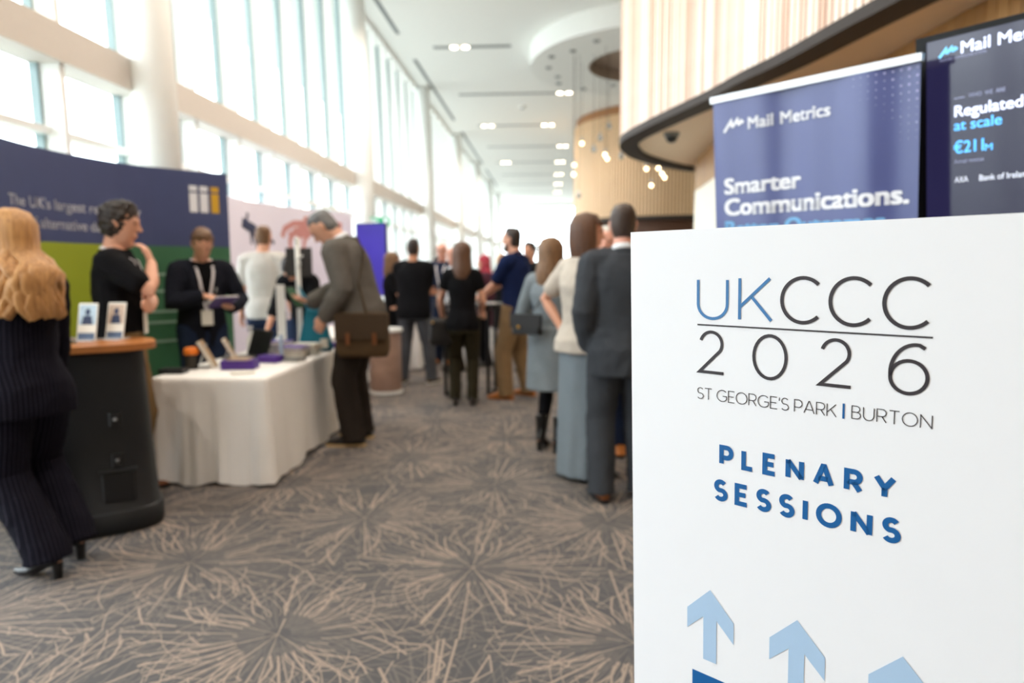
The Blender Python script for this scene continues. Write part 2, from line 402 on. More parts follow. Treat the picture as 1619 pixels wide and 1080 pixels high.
for i, (y, a, b, ls) in enumerate(rows):
    t = thing('ceiling_light', 'grey cross slot with glowing downlights in the ceiling, %s' % ordn[i], 'ceiling light', (0, y, ZC), 0, 'cross slots with downlights')
    MB().box((a, -.09, -.008), (b, .09, .04)).build('slot', GREYM, t)
    for x in ls:
        for dx in (-.14, .14):
            MB().lathe([(.085, -.02), (.085, 0)], 16, (x+dx, 0, 0)).build('lamp', LAMP, t)
        ld = bpy.data.lights.new('downlight', 'SPOT'); ld.energy = 270; ld.color = (1, .88, .76); ld.spot_size = R(140); ld.spot_blend = .6; ld.shadow_soft_size = .1
        lo = bpy.data.objects.new('downlight', ld); C.objects.link(lo); lo.parent = t; lo.location = (x, 0, -.06)
t = thing('smoke_detector', 'small white round detector on the ceiling between the light slots', 'smoke detector', (-.95, 24.2, ZC))
MB().lathe([(.11, -.05), (.14, -.02), (.14, 0)], 16).build('housing', WHITE, t); MB().lathe([(.05, -.08), (.06, -.05)], 12).build('sensor', GREYM, t)

# dropped ceiling disc with a brown recess
dc = thing('ceiling_disc', 'round dropped white ceiling feature with a brown recess in its middle', 'ceiling feature', (2.55, 18.0, ZC))
disc = MB(); n = 64
def ringpts(r): return [(r*math.cos(2*math.pi*i/n), r*math.sin(2*math.pi*i/n)) for i in range(n)]
ro, ri, zb = ringpts(3.05), ringpts(1.6), -.47
vs = [(x, y, 0) for x, y in ro]+[(x, y, zb) for x, y in ro]+[(x, y, zb) for x, y in ri]
fs = [(i, (i+1) % n, n+(i+1) % n, n+i) for i in range(n)]+[(n+i, n+(i+1) % n, 2*n+(i+1) % n, 2*n+i) for i in range(n)]
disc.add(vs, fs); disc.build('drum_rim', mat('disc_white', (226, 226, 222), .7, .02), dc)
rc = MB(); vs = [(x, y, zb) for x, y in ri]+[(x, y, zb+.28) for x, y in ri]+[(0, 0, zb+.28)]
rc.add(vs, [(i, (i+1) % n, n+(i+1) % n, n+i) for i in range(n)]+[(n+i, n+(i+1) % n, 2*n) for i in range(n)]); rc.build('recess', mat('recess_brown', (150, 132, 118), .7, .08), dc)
s0 = None
for i in range(22):
    a = 2.399*i+.4; r = 1.9+.95*((i*7) % 11)/11
    p = (r*math.cos(a), r*math.sin(a), zb)
    if s0 is None: s0 = MB().lathe([(.07, -.025), (.08, 0)], 12).build('ceiling_rose', GREYM, dc, False, p)
    else: again(s0, 'ceiling_rose', dc, p)

# timber bulkhead over the right side
rim = [(8.15, -1.1), (6.0, -.5), (4.6, .5), (3.5, 1.7), (2.85, 2.8), (2.4, 3.9), (2.12, 4.96), (1.889, 5.995), (1.72, 6.55), (1.563, 7.205), (1.323, 7.981), (1.133, 8.63), (.985, 9.235), (.943, 9.667),
       (1.004, 10.101), (1.19, 10.75), (1.494, 11.313), (1.88, 11.87), (2.401, 12.417), (3.3, 12.95), (4.6, 13.3), (8.15, 13.4)]
rimc = [p.xy for p in catmull([(x, y, 0) for x, y in rim], 8)]
ZD = 3.15
def offset(P, d):
    out = []
    for i, p in enumerate(P):
        t_ = (P[min(i+1, len(P)-1)]-P[max(i-1, 0)]).normalized(); out.append(p+V((t_.y, -t_.x))*d)
    return out
bk = thing('timber_bulkhead', 'large curved bulkhead clad in upright pale timber slats above the banner', 'bulkhead')
SLAT = slat_mat('pale_timber_slat', (186, 138, 108), (255, 240, 226)); SLATD = mat('slat_backing', (120, 84, 58), .8)
inn = offset(rimc, .05)
MB().add([(p.x, p.y, ZD+.02) for p in inn]+[(p.x, p.y, ZC) for p in inn], [(i, i+1, len(inn)+i+1, len(inn)+i) for i in range(len(inn)-1)]).build('backing', SLATD, bk)
pth = Path([(p.x, p.y, 0) for p in rimc]); s0 = None; q = 0.0; k = 0
while q < pth.L:
    p, t_ = pth.at(q); a = math.atan2(t_.y, t_.x); dz = 0
    if s0 is None: s0 = MB().box((-.031, -.05, ZD), (.031, 0, ZC)).build('slat', SLAT, bk, False, (p.x, p.y, 0), (0, 0, a))
    else: again(s0, 'slat', bk, (p.x, p.y, 0), (0, 0, a))
    q += .0835; k += 1
DR = mat('dark_bulkhead_rim', (46, 38, 34), .7); SOFF = mat('tan_soffit', (232, 212, 188), .7, .05)
o1, o2 = offset(rimc, -.012), offset(rimc, .24); m_ = len(rimc)
rb = MB(); rb.add([(p.x, p.y, ZD) for p in o1]+[(p.x, p.y, ZD-.09) for p in o1]+[(p.x, p.y, ZD-.09) for p in o2]+[(p.x, p.y, ZD) for p in o2],
       [(j*m_+i, j*m_+i+1, ((j+1) % 4)*m_+i+1, ((j+1) % 4)*m_+i) for j in range(4) for i in range(m_-1)]); rb.build('rim', DR, bk)
o3 = offset(rimc, .235); sf = MB(); sf.add([(p.x, p.y, ZD-.04) for p in o3], [tuple(range(m_))]); sf.build('soffit', SOFF, bk)
t = thing('dome_camera', 'small dark dome camera under the tan soffit of the timber bulkhead', 'security camera', (1.54, 9.16, ZD-.04))
MB().lathe([(.085, -.05), (.1, -.03), (.1, 0)], 18).build('base', GREYM, t); MB().sphere((0, 0, -.06), .075, 14, (1, 1, .9)).build('dome', BLACKP, t, True)
# curved wall below the bulkhead: cream far part, timber near part
iw = [p.xy for p in catmull([(2.75, 12.3, 0), (2.35, 11.71, 0), (2.29, 10.88, 0), (2.22, 9.6, 0), (2.22, 8.23, 0), (2.29, 7.03, 0), (2.535, 6.56, 0), (2.72, 6.1, 0), (2.76, 5.3, 0), (2.85, 4.5, 0), (3.1, 3.6, 0), (3.5, 2.6, 0), (4.2, 1.5, 0), (5.2, .6, 0), (8.15, -.2, 0)], 6)]
WOODW = slat_mat('brown_wall_timber', (150, 104, 52), (188, 140, 80))
inner = struct(bpy.data.objects.new('wall_inner', None)); C.objects.link(inner)
ipth = Path([(p.x, p.y, 0) for p in iw]); q = 0; k = 0
while q < ipth.L-.2:
    a, t1 = ipth.at(q); b, _ = ipth.at(q+.5); M4 = Matrix.Translation(a) @ Matrix.Rotation(math.atan2((b-a).y, (b-a).x), 4, 'Z'); ln = (b-a).length
    cream = a.y > 8.3 and k < 9
    zt = 2.62 if cream else 1.1
    MB().box((.004, 0, 0), (ln-.004, .06, zt), M4).build('panel', CREAM, inner)
    for j in range(5):
        MB().box((j*ln/5+.003, 0, zt+.004), ((j+1)*ln/5-.003, .06, ZD-.04), M4).build('timber_board', WOODW, inner)
    q += .5; k += 1
# far timber drum (slats a few pixels wide: joined)
fd = thing('far_timber_drum', 'round timber slatted drum farther down the hall behind hanging bulbs', 'bulkhead', (4.4, 27.0, 0))
sl = MB(); N = 190
for i in range(N):
    a = 2*math.pi*i/N; M4 = Matrix.Rotation(a, 4, 'Z'); dd = .03*((i*37) % 5)/5
    sl.box((3.42, -.035, 3.15), (3.5+dd*.3, .035, ZC-.3), M4)
o = sl.build('slats', slat_mat('honey_timber_slat', (206, 164, 116), (246, 222, 188)), fd); o['kind'] = 'stuff'
MB().lathe([(3.42, 3.12), (3.42, ZC)], 64).build('backing', mat('drum_backing', (150, 104, 66), .8), fd)
MB().lathe([(3.5, 3.05), (3.5, 3.15)], 64).build('rim', DR, fd)
MB().lathe([(3.3, ZC-.3), (3.3, ZC)], 64).build('cove', WHITE, fd)
MB().lathe([(2.6, 0), (2.6, 3.1)], 48).build('core_wall', mat('dark_brown_panel', (96, 62, 42), .6), fd)
# hanging bulbs
pend = [(1.18,17,4.47,0),(.75,17.6,4.36,1),(1.3,16.4,4.09,1),(1.35,17,4.0,1),(.57,17.2,3.86,1),(.56,16.9,3.64,1),(2.28,17,3.75,1),(2.56,16.6,3.76,1),(2.65,17,3.63,1),(2.71,17.3,3.54,1),(2.4,17,3.36,1),(1.39,17.5,4.74,0),(1.03,17,4.21,0),(1.68,17,4.04,0),(1.95,16.7,4.05,0),(2.54,17,3.89,0),(.68,17,3.13,0)]
CLEAR = mat('clear_bulb_glass', (190, 200, 205), .08, 0, spec=.8); CLEAR.node_tree.nodes['Principled BSDF'].inputs['Transmission Weight'].default_value = .7
GLOW = mat('lit_bulb', (255, 226, 178), .3, 0, emit=9)
names = ['highest of the left cluster', 'lone high one near the drum edge', 'upper of a close pair', 'lower of a close pair', 'leftmost high', 'leftmost low', 'left of the right cluster', 'upper middle of the right cluster', 'middle of the right cluster', 'lower right of the right cluster', 'lowest of the right cluster', 'highest of all', 'between the two lit pairs', 'low of the middle', 'right of the middle', 'hidden among lit ones at right', 'lowest of all']
for i, (x, y, z, lit) in enumerate(pend):
    k = y/17; x *= k; z = 1.4+(z-1.4)*k
    t = thing('pendant_bulb', ('lit warm glass globe hanging on a wire, ' if lit else 'unlit clear glass globe hanging on a wire, ')+names[i], 'pendant light', (x, y, z), 0, 'hanging globes before the far drum')
    if i == 0 or lit != pend[i-1][3] or True:
        MB().sphere((0, 0, 0), .038 if lit else .06, 14).build('bulb', GLOW if lit else CLEAR, t, True)
    MB().lathe([(.03, .06), (.022, .13)], 10).build('cap', CHROME, t)
    rd = math.hypot(x-2.55, y-18.0); zt = (ZC-.19-z if rd < 1.6 else ZC-.47-z) if rd < 3.05 else ZC-z
    MB().tube([(0, 0, .12), (0, 0, zt)], [.004], 6, round_=False).build('wire', DARKM, t)

# ================================================================== SIGN BOARD IN FRONT
SU = V((.75397525, -.6569016, .00126843)); SV = V((-.02402771, -.02564867, .99938222)); SV = (SV-SU*SV.dot(SU)).normalized()
SN = SU.cross(SV)                                   # towards the viewer
SP = V((.1395717, 1.23236556, 1.45953183))
def on_sign(d=.0008):
    return lambda u, v: SP+SU*u+SV*v+SN*d
sign = thing('sign_board', 'white conference sign board with blue and black lettering and arrows, standing close by', 'sign', (0, 0, 0))
FOAM = mat('white_foam_board', (236, 240, 247), .55, .01)
Ms = Matrix(((SU.x, SV.x, SN.x, SP.x), (SU.y, SV.y, SN.y, SP.y), (SU.z, SV.z, SN.z, SP.z), (0, 0, 0, 1)))
MB().box((0, -.846, -.006), (.605, .003, 0), Ms).build('board', FOAM, sign)
# pole and foot behind it
pt = SP+SU*.3-SN*.03; pb = pt+SV*-.6
MB().box((.2, -.62, -.03), (.4, -.2, -.006), Ms).build('holder', DARKM, sign)
zz = SP+SU*.3+SV*-.4-SN*.04
MB().tube([(zz.x, zz.y, .01), (zz.x, zz.y, zz.z)], [.016], 12, round_=False).build('pole', DARKM, sign)
MB().lathe([(.19, 0), (.19, .012), (.03, .02)], 28, (zz.x, zz.y, 0)).build('foot', DARKM, sign)
# stroke letters, unit cap height
def oval(cx, cy, rx, ry, a0=0, a1=360, n=30): return arc(cx, cy, rx, ry, a0, a1, n)
G = {
 'U': (.76, [[(0, 1), (0, .38)]+arc(.38, .38, .38, .38, 180, 360, 18)+[(.76, 1)]]),
 'K': (.72, [[(0, 0), (0, 1)], [(.68, 1), (0, .3)], [(.26, .58), (.72, 0)]]),
 'C': (.84, [arc(.5, .5, .5, .5, 45, 315, 36)]),
 'G': (.92, [arc(.5, .5, .5, .5, 45, 325, 36)+[(.91, .47), (.55, .47)]]),
 'O': (1.0, [oval(.5, .5, .5, .5)]),
 'S': (.58, [arc(.29, .745, .27, .255, 35, 262, 18)[:-1]+arc(.29, .255, .29, .255, 84, -150, 20)]),
 'T': (.68, [[(0, 1), (.68, 1)], [(.34, 1), (.34, 0)]]),
 'E': (.56, [[(.56, 1), (0, 1), (0, 0), (.58, 0)], [(0, .51), (.5, .51)]]),
 'R': (.66, [[(0, 0), (0, 1), (.36, 1)]+arc(.36, .72, .28, .28, 90, -90, 14)+[(0, .44)], [(.34, .44), (.66, 0)]]),
 'P': (.62, [[(0, 0), (0, 1), (.33, 1)]+arc(.33, .69, .29, .31, 90, -90, 14)+[(0, .38)]]),
 'A': (.82, [[(0, 0), (.375, .985), (.445, .985), (.82, 0)], [(.14, .3), (.68, .3)]]),
 'B': (.64, [[(0, 0), (0, 1), (.33, 1)]+arc(.33, .76, .25, .24, 90, -90, 12)+[(0, .52)], [(.3, .52), (.36, .52)]+arc(.36, .26, .28, .26, 90, -90, 12)+[(0, 0)]]),
 'N': (.74, [[(0, -.0), (0, 1)], [(.0, .96), (.74, .04)], [(.74, 0), (.74, 1)]]),
 'L': (.5, [[(0, 1), (0, 0), (.52, 0)]]),
 'Y': (.8, [[(0, 1), (.4, .44), (.8, 1)], [(.4, .46), (.4, 0)]]),
 'I': (0.0, [[(0, 0), (0, 1)]]),
 "'": (.06, [[(.05, 1), (.02, .72)]]),
 ' ': (.24, []),
 '2': (.64, [arc(.32, .71, .29, .29, 165, -35, 22)+[(0, 0), (.66, 0)]]),
 '0': (.78, [oval(.39, .5, .39, .5)]),
 '6': (.68, [oval(.34, .335, .34, .335), [(0, .335)]+arc(.46, .42, .46, .58, 180, 92, 16)+[(.52, .995), (.62, .93)]]),
}
def line_of(mb, s_, x0, x1, y, cap, wd, fn):
    c = cap-wd                                           # strokes are centred on their paths
    tot = sum(G[ch][0]*c+(wd if ch != ' ' else 0) for ch in s_); gap = (x1-x0-tot)/(len(s_)-1); x = x0
    for ch in s_:
        w_, st = G[ch]
        for p in st: ribbon(mb, [(x+wd/2+a*c, y+wd/2+b*c) for a, b in p], wd, fn)
        x += w_*c+(wd if ch != ' ' else 0)+gap
INKB = mat('ink_steel_blue', (62, 120, 176), .5, .05); INKD = mat('ink_charcoal', (52, 48, 54), .5, .05); INK = mat('ink_royal_blue', (8, 92, 158), .5, .03); INKL = mat('ink_pale_blue', (170, 200, 231), .5, .03)
fn = on_sign()
def glyph(mb, ch, x, y, w_, h, wd):
    gw, st = G[ch]
    for p in st: ribbon(mb, [(x+wd/2+a/gw*(w_-wd), y+wd/2+b*(h-wd)) for a, b in p], wd, fn)
a = MB(); glyph(a, 'U', .1287, -.1433, .0556, .0670, .0048); glyph(a, 'K', .2003, -.1425, .0556, .0690, .0048); a.build('blue_lettering', INKB, sign)['label'] = 'steel blue letters UK'
a = MB()
for x in (.2667, .3365, .4070): glyph(a, 'C', x, -.1432, .0575, .0710, .0054)
for ch, x, w_ in (('2', .1315, .0465), ('0', .2245, .0555), ('2', .3250, .0465), ('6', .4178, .0500)): glyph(a, ch, x, -.2315, w_, .0712, .0050)
ribbon(a, [(.130, -.1518), (.4693, -.1518)], .0024, fn)
line_of(a, "ST GEORGE'S PARK", .1300, .3525, -.2752, .0195, .0013, fn); line_of(a, 'BURTON', .3722, .4736, -.2738, .0195, .0013, fn)
a.build('lettering', INKD, sign)['label'] = 'thin charcoal letters and numerals'
a = MB(); ribbon(a, [(.3617, -.2534), (.3617, -.2754)], .0030, fn)
a.build('divider', INK, sign)
for q in (('PLENARY', .1705, .4340, -.3818, .0352), ('SESSIONS', .1612, .4420, -.4425, .0370)): a = MB(); line_of(a, *q, .0078, fn); a.build('bold_lettering', INK, sign)['label'] = 'bold royal blue word'
for x in (.1557, .3031, .4508):
    pts = [(x, -.6034), (x+.0432, -.6484), (x+.0432, -.6858), (x+.0123, -.6552), (x+.0123, -.733), (x-.0123, -.733), (x-.0123, -.6552), (x-.0432, -.6858), (x-.0432, -.6484)]
    v_ = [fn(*p) for p in pts]
    MB().add(v_, [(0, 8, 7, 6), (0, 6, 3), (0, 3, 2, 1), (6, 5, 4, 3)]).build('arrow', INKL, sign)
MB().add([fn(*p) for p in ((.1227, -.846), (.484, -.846), (.484, -.7604), (.1227, -.7604))], [(0, 1, 2, 3)]).build('blue_block', INK, sign)

# ================================================================== ROLLER BANNER AND SCREEN
def frame_of(P, u, v): 
    u = V(u).normalized(); v = V(v); v = (v-u*v.dot(u)).normalized(); n_ = u.cross(v)
    return Matrix(((u.x, v.x, n_.x, P[0]), (u.y, v.y, n_.y, P[1]), (u.z, v.z, n_.z, P[2]), (0, 0, 0, 1)))
Mb = frame_of((.69492, 3.09909, 2.1), (.69855, -.71556, 0), (-.0653, -.0638, .9958))
def banner_mat():
    k = NT('banner_print'); xyz = k.n('ShaderNodeSeparateXYZ', i_0=k.obj())
    f = k.noise(k.obj(), 2.0, 2)
    k.set(k.p.inputs['Base Color'], k.mix(f, lin((66, 74, 128)), lin((98, 108, 160)))); k.p.inputs['Roughness'].default_value = .3
    k.p.inputs['Specular IOR Level'].default_value = .5; return k.m
bn = thing('roller_banner', 'tall navy roller banner with white slogan lettering beside the black screen', 'banner')
def wave(u, v): return Mb @ V((u, v, .009*math.sin(u*13)+.004*math.sin(u*31+1)))
g = MB(); nu = 40
g.add([wave(.8045*i/nu, v) for v in (0, -2.06) for i in range(nu+1)], [(nu+1+i, nu+2+i, i+1, i) for i in range(nu)]); g.build('graphic', banner_mat(), bn, True)
MB().box((-.008, -.004, -.014), (.812, .022, .014), Mb).build('top_rail', mat('rail_silver', (225, 228, 232), .35, .03, metal=.3), bn)
MB().box((.39, -2.06, -.03), (.41, 0, -.012), Mb).build('support_pole', CHROME, bn)
bp = Mb @ V((.4, -2.08, 0)); e_ = MB().box((-.42, -.11, 0), (.42, .11, .09), None, 0, .03); e_.build('base_cassette', CHROME, bn, False, (bp.x, bp.y, 0), (0, 0, math.atan2(-.71556, .69855)))
def onb(u, v): return wave(u, v)+Mb.to_3x3() @ V((0, 0, .0022))
def squiggle(mb, x0, x1, y0, y1, fn, wd):
    w_, h = x1-x0, y1-y0
    for p in ([(0, .0), (.36, .9), (.42, .35)], [(.42, .35), (.68, .95), (.75, .45)], [(.75, .45), (.88, .8), (1.0, .6)]):
        ribbon(mb, [(x0+a*w_, y0+b*h) for a, b in p], wd, fn)
INKW = mat('ink_white', (238, 240, 248), .6, .02); INKS = mat('ink_sky_blue', (120, 178, 226), .6, .03)
words('lettering', INKW, bn, onb, [('Mail Metrics', .163, .499, -.132, .047, .02), ('Smarter', .049, .380, -.388, .066, .028), ('Communications.', .048, .776, -.478, .070, .028)])
a = MB(); squiggle(a, .054, .143, -.13, -.085, onb, .012); a.build('emblem', INKW, bn)
a = MB(); put_text(a, 'Better Outcomes.', .048, .72, -.566, .064, onb, .028); a.build('blue_lettering', INKS, bn)['label'] = 'sky blue slogan words'
a = MB(); random.seed(3)
for i in range(9):
    for j in range(10):
        u, v = .795-.026*i, -.02-.026*j; r = .0055*max(0, 1-(i*.09+j*.075))*(.5+random.random())
        if r > .0008:
            c_ = [onb(u+r*math.cos(2.0944*q/2), v+r*math.sin(2.0944*q/2)) for q in range(6)]; a.add(c_, [tuple(range(6))])
o = a.build('dots', mat('ink_lilac', (170, 170, 216), .6), bn); o['kind'] = 'stuff'

tvt = (-.10, -.085, .99)
Mt = frame_of((1.31098, 2.62829, 2.2), (.64378, -.76521, 0), tvt)
tv = thing('display_screen', 'large black framed flat screen on a stand showing blue and white text', 'screen')
def screen_mat():
    k = NT('lit_screen'); xyz = k.n('ShaderNodeSeparateXYZ', i_0=k.obj()); f = k.noise(k.obj(), 1.6, 2)
    c_ = k.mix(f, lin((20, 20, 46)), lin((44, 40, 78)))
    k.set(k.p.inputs['Base Color'], (.004, .004, .007, 1)); k.set(k.p.inputs['Emission Color'], c_); k.p.inputs['Emission Strength'].default_value = 1.0
    k.p.inputs['Roughness'].default_value = .12; return k.m
MB().box((-.02, -.74, -.045), (1.27, .004, -.001), Mt).build('casing', mat('gloss_black', (10, 10, 12), .45, 0, spec=.2), tv)
bz = MB()
for q in (((-.02, -.016), (1.27, .004)), ((-.02, -.74), (1.27, -.712)), ((-.02, -.712), (.014, -.016)), ((1.256, -.712), (1.27, -.016))): bz.box((*q[0], -.001), (*q[1], .004), Mt)
bz.build('bezel', mat('gloss_black', (12, 12, 14)), tv)
MB().box((.014, -.712, -.001), (1.256, -.016, .0005), Mt).build('screen', screen_mat(), tv)
EMW = mat('screen_white', (226, 232, 248), .3, 0, emit=.9); EMB = mat('screen_blue', (110, 196, 240), .3, 0, emit=.9); EMG = mat('screen_grey', (150, 156, 190), .3, 0, emit=.6)
def ont(u, v): return Mt @ V((u, v, .0018))
words('white_text', EMW, tv, ont, [('Mail Metrics', .124, .40, -.077, .038, .008), ('Regulated', .105, .307, -.284, .037, .011), ('AXA', .107, .149, -.508, .019), ('Bank of Ireland', .184, .330, -.509, .019)])
words('blue_text', EMB, tv, ont, [('at scale', .104, .248, -.330, .034, .012), ('€211', .103, .196, -.408, .040, .012), ('M', .199, .222, -.410, .022, .01)])
a = MB(); squiggle(a, .056, .113, -.077, -.05, ont, .009); a.build('emblem', EMB, tv)
words('small_text', EMG, tv, ont, [('WHO  WE  ARE', .148, .256, -.226, .013), ('Annual revenue', .105, .196, -.442, .013), ('FUTURE COMMUNICATION', .058, .20, -.091, .008)])
a = MB(); ribbon(a, [(.103, -.222), (.136, -.222)], .003, ont); a.build('dash', EMG, tv)
pc = Mt @ V((.635, -.6, -.08))
MB().box((pc.x-.05, pc.y-.03, .02), (pc.x+.05, pc.y+.03, 1.85)).build('stand_pole', DARKM, tv)
MB().box((-.5, -.3, 0), (.5, .3, .03), None, 0, .08).build('stand_base', DARKM, tv, False, (pc.x, pc.y, 0), (0, 0, -.87))
MB().box((.5, -.5, -.09), (.77, -.2, -.045), Mt).build('mount', DARKM, tv)

# ================================================================== EXHIBITION WALLS
def curved_wall(pts, z1, name, label, mats, nz, region, pieces, seamw=-.0006):
    P = Path(catmull([(x, y, 0) for x, y in pts], 8)); t = thing(name, label, 'display wall')
    def f3(s_, z, d=0):
        p, tt = P.at(s_); nrm = V((tt.y, -tt.x, 0)); return V((p.x, p.y, z))+nrm*d
    for k in range(pieces):
        a, b = P.L*k/pieces+seamw, P.L*(k+1)/pieces-seamw; n_ = 10; mb = MB(); zs = [.06+(z1-.06)*j/nz for j in range(nz+1)]
        for i in range(n_):
            for j in range(nz):
                s0_, s1_ = a+(b-a)*i/n_, a+(b-a)*(i+1)/n_
                mb.add([f3(s0_, zs[j]), f3(s1_, zs[j]), f3(s1_, zs[j+1]), f3(s0_, zs[j+1])], [(0, 1, 2, 3)], region((s0_+s1_)/2, (zs[j]+zs[j+1])/2))
        mb.build('graphic_panel', mats, t)
    for k in range(pieces+1):
        s_ = min(P.L-.01, max(.01, P.L*k/pieces)); a, b = f3(s_, .06, -.03), f3(s_, z1, -.03)
        MB().tube([a, b], [.012], 8, round_=False).build('frame_post', DARKM, t)
    bs = MB(); n_ = 40
    for i in range(n_):
        s0_, s1_ = P.L*i/n_, P.L*(i+1)/n_
        bs.add([f3(s0_, 0, .02), f3(s1_, 0, .02), f3(s1_, .06, .02), f3(s0_, .06, .02), f3(s0_, 0, -.06), f3(s1_, 0, -.06), f3(s1_, .06, -.06), f3(s0_, .06, -.06)], [(0, 1, 2, 3), (3, 2, 6, 7), (5, 4, 7, 6)])
    bs.build('base_strip', WHITE, t)
    return t, P, f3
PB = mat('print_slate_blue', (68, 78, 120), .6, .06, 6); PL = mat('print_lime', (150, 164, 40), .6, .05, 6); PG = mat('print_green', (62, 112, 80), .6, .16, 1.5)
iii_pts = [(-3.22, 3.5), (-3.383, 3.932), (-3.497, 4.349), (-3.52, 4.77), (-3.46, 5.2), (-3.337, 5.559), (-3.10, 5.86), (-2.865, 6.135)]
def reg1(s_, z): return 0 if z > 1.60 else (1 if s_ < 1.78 else 2)
iw_, P1, f1 = curved_wall(iii_pts, 2.25, 'curved_display_wall', 'curved pop up exhibition wall printed blue above, lime and green below', [PB, PL, PG], 17, reg1, 4)
def on1(u, v): return f1(u, v, .0018)
S0 = P1.L
words('lettering', mat('ink_off_white', (206, 208, 222), .6), iw_, on1, [("The UK's largest repository", .93, 2.14, 1.835, .072, .01), ('of alternative data', 1.12, 1.86, 1.70, .072, .01)])
a = MB()
for x in (-.335, -.245):
    x += S0
    for q in ((x, 1.90, x+.068, 2.065), (x, 2.08, x+.068, 2.125)): a.add([on1(q[0], q[1]), on1(q[2], q[1]), on1(q[2], q[3]), on1(q[0], q[3])], [(0, 1, 2, 3)])
a.build('white_emblem', INKW, iw_)
a = MB(); x = S0-.15
for q in ((x, 1.90, x+.068, 2.065), (x, 2.08, x+.068, 2.125)): a.add([on1(q[0], q[1]), on1(q[2], q[1]), on1(q[2], q[3]), on1(q[0], q[3])], [(0, 1, 2, 3)])
a.build('gold_emblem', mat('ink_gold', (214, 168, 48), .6), iw_)
a = MB()
for z, l in ((1.36, .34), (1.22, .5), (1.05, .4), (.96, .44), (.80, .42)): a.add([on1(S0-.75, z), on1(S0-.75+l, z), on1(S0-.75+l, z+.02), on1(S0-.75, z+.02)], [(0, 1, 2, 3)])
a.build('print_lines', mat('ink_pale_green', (150, 180, 160), .6), iw_)

def reg2(s_, z): return 0
PW = mat('print_lavender_white', (238, 234, 252), .6, .05, 2)
w2, P2, f2 = curved_wall([(-3.50, 7.35), (-3.68, 7.9), (-3.72, 8.37), (-3.60, 9.0), (-3.38, 9.77), (-3.0, 10.5)], 2.25, 'pale_display_wall', 'pale lavender exhibition wall printed with a pink hand and a dark mechanical hand', [PW], 4, reg2, 3)
def on2(u, v): return f2(u, v, .0022)
# hand print: wrist from the right, fingers pointing down-left
a = MB()
def pt2(px): return px
for pts, wd in (([(3.1, 1.97), (2.7, 2.04), (2.35, 2.02)], .24), ([(2.42, 2.05), (2.12, 2.03), (1.92, 1.95), (1.86, 1.84)], .085), ([(2.38, 1.98), (2.14, 1.93), (2.03, 1.80), (2.04, 1.70)], .08), ([(2.42, 1.93), (2.24, 1.86), (2.18, 1.70)], .075), ([(2.5, 1.92), (2.36, 1.83), (2.32, 1.70)], .065), ([(2.4, 1.97), (2.2, 1.90), (2.0, 1.88)], .07)): ribbon(a, pts, wd, on2)
a.build('hand_print', mat('ink_skin_pink', (206, 146, 142), .6, .12, 12), w2)
a = MB()
for pts, wd in (([(1.0, 1.98), (1.3, 1.9)], .12), ([(1.28, 1.93), (1.5, 1.84), (1.68, 1.75)], .045), ([(1.26, 1.9), (1.42, 1.74), (1.5, 1.62)], .045), ([(1.22, 1.88), (1.32, 1.7), (1.34, 1.52)], .045), ([(1.1, 1.98), (1.14, 2.1)], .05), ([(1.2, 1.92), (1.2, 1.72)], .04)): ribbon(a, pts, wd, on2)
a.build('mechanical_hand_print', mat('ink_navy', (58, 66, 96), .6, .1), w2)

# blue screen, exit sign, far counter
bsn = thing('blue_screen', 'upright screen glowing deep violet blue beside the bending man', 'screen', (-2.7, 10.5, 0), -.12)
MB().box((-.24, -.03, 1.0), (.24, .03, 2.1)).build('casing', BLACKP, bsn)
def blue_mat():
    k = NT('violet_screen'); f = k.noise(k.obj(), 1.3, 2); c_ = k.mix(f, lin((36, 22, 120)), lin((88, 70, 226)))
    k.set(k.p.inputs['Base Color'], (.01, .01, .03, 1)); k.set(k.p.inputs['Emission Color'], c_); k.p.inputs['Emission Strength'].default_value = .8; return k.m
MB().box((-.225, -.034, 1.015), (.225, -.03, 2.085)).build('screen', blue_mat(), bsn)
MB().box((-.03, -.02, .03), (.03, .02, 1.0)).build('post', DARKM, bsn); MB().box((-.25, -.2, 0), (.25, .2, .03), None, 0, .05).build('base', DARKM, bsn)
ex = thing('exit_sign', 'small green exit sign on a bracket from the white column', 'sign', (-3.42, 13.95, 2.36))
MB().box((-.22, -.012, -.085), (.22, .012, .085)).build('plate', mat('exit_green', (40, 160, 110), .4, .02), ex)
a = MB(); fe = lambda u, v: V((u, -.0135, v))
ribbon(a, [(-.02, 0), (-.17, 0)], .03, fe); ribbon(a, [(-.11, .055), (-.17, 0), (-.11, -.055)], .03, fe); a.add([fe(.09, -.06), fe(.17, -.06), fe(.17, .06), fe(.09, .06)], [(0, 1, 2, 3)]); a.build('pictogram', INKW, ex)
MB().tube([(-.12, 0, .085), (-.12, 0, .14), (-.12, .1, .14)], [.008], 8, round_=False).build('bracket', CHROME, ex)
pcn = thing('promo_counter', 'small counter with a brown printed front and white top beyond the bending man', 'counter', (-1.88, 7.8, 0), .1)
def print_brown():
    k = NT('brown_photo_print'); f = k.noise(k.obj(), 7, 5); g2 = k.noise(k.obj(), 3, 2)
    k.set(k.p.inputs['Base Color'], k.mix(g2, k.mix(f, lin((92, 64, 50)), lin((208, 170, 146))), lin((150, 120, 110)))); k.p.inputs['Roughness'].default_value = .5; return k.m
MB().lathe([(.17, .02), (.18, .05), (.18, .68), (.17, .7)], 24).build('printed_body', print_brown(), pcn, True)
MB().lathe([(.2, .7), (.2, .735)], 24).build('top', WHITE, pcn); MB().lathe([(.19, 0), (.19, .03)], 24).build('plinth', WHITE, pcn)

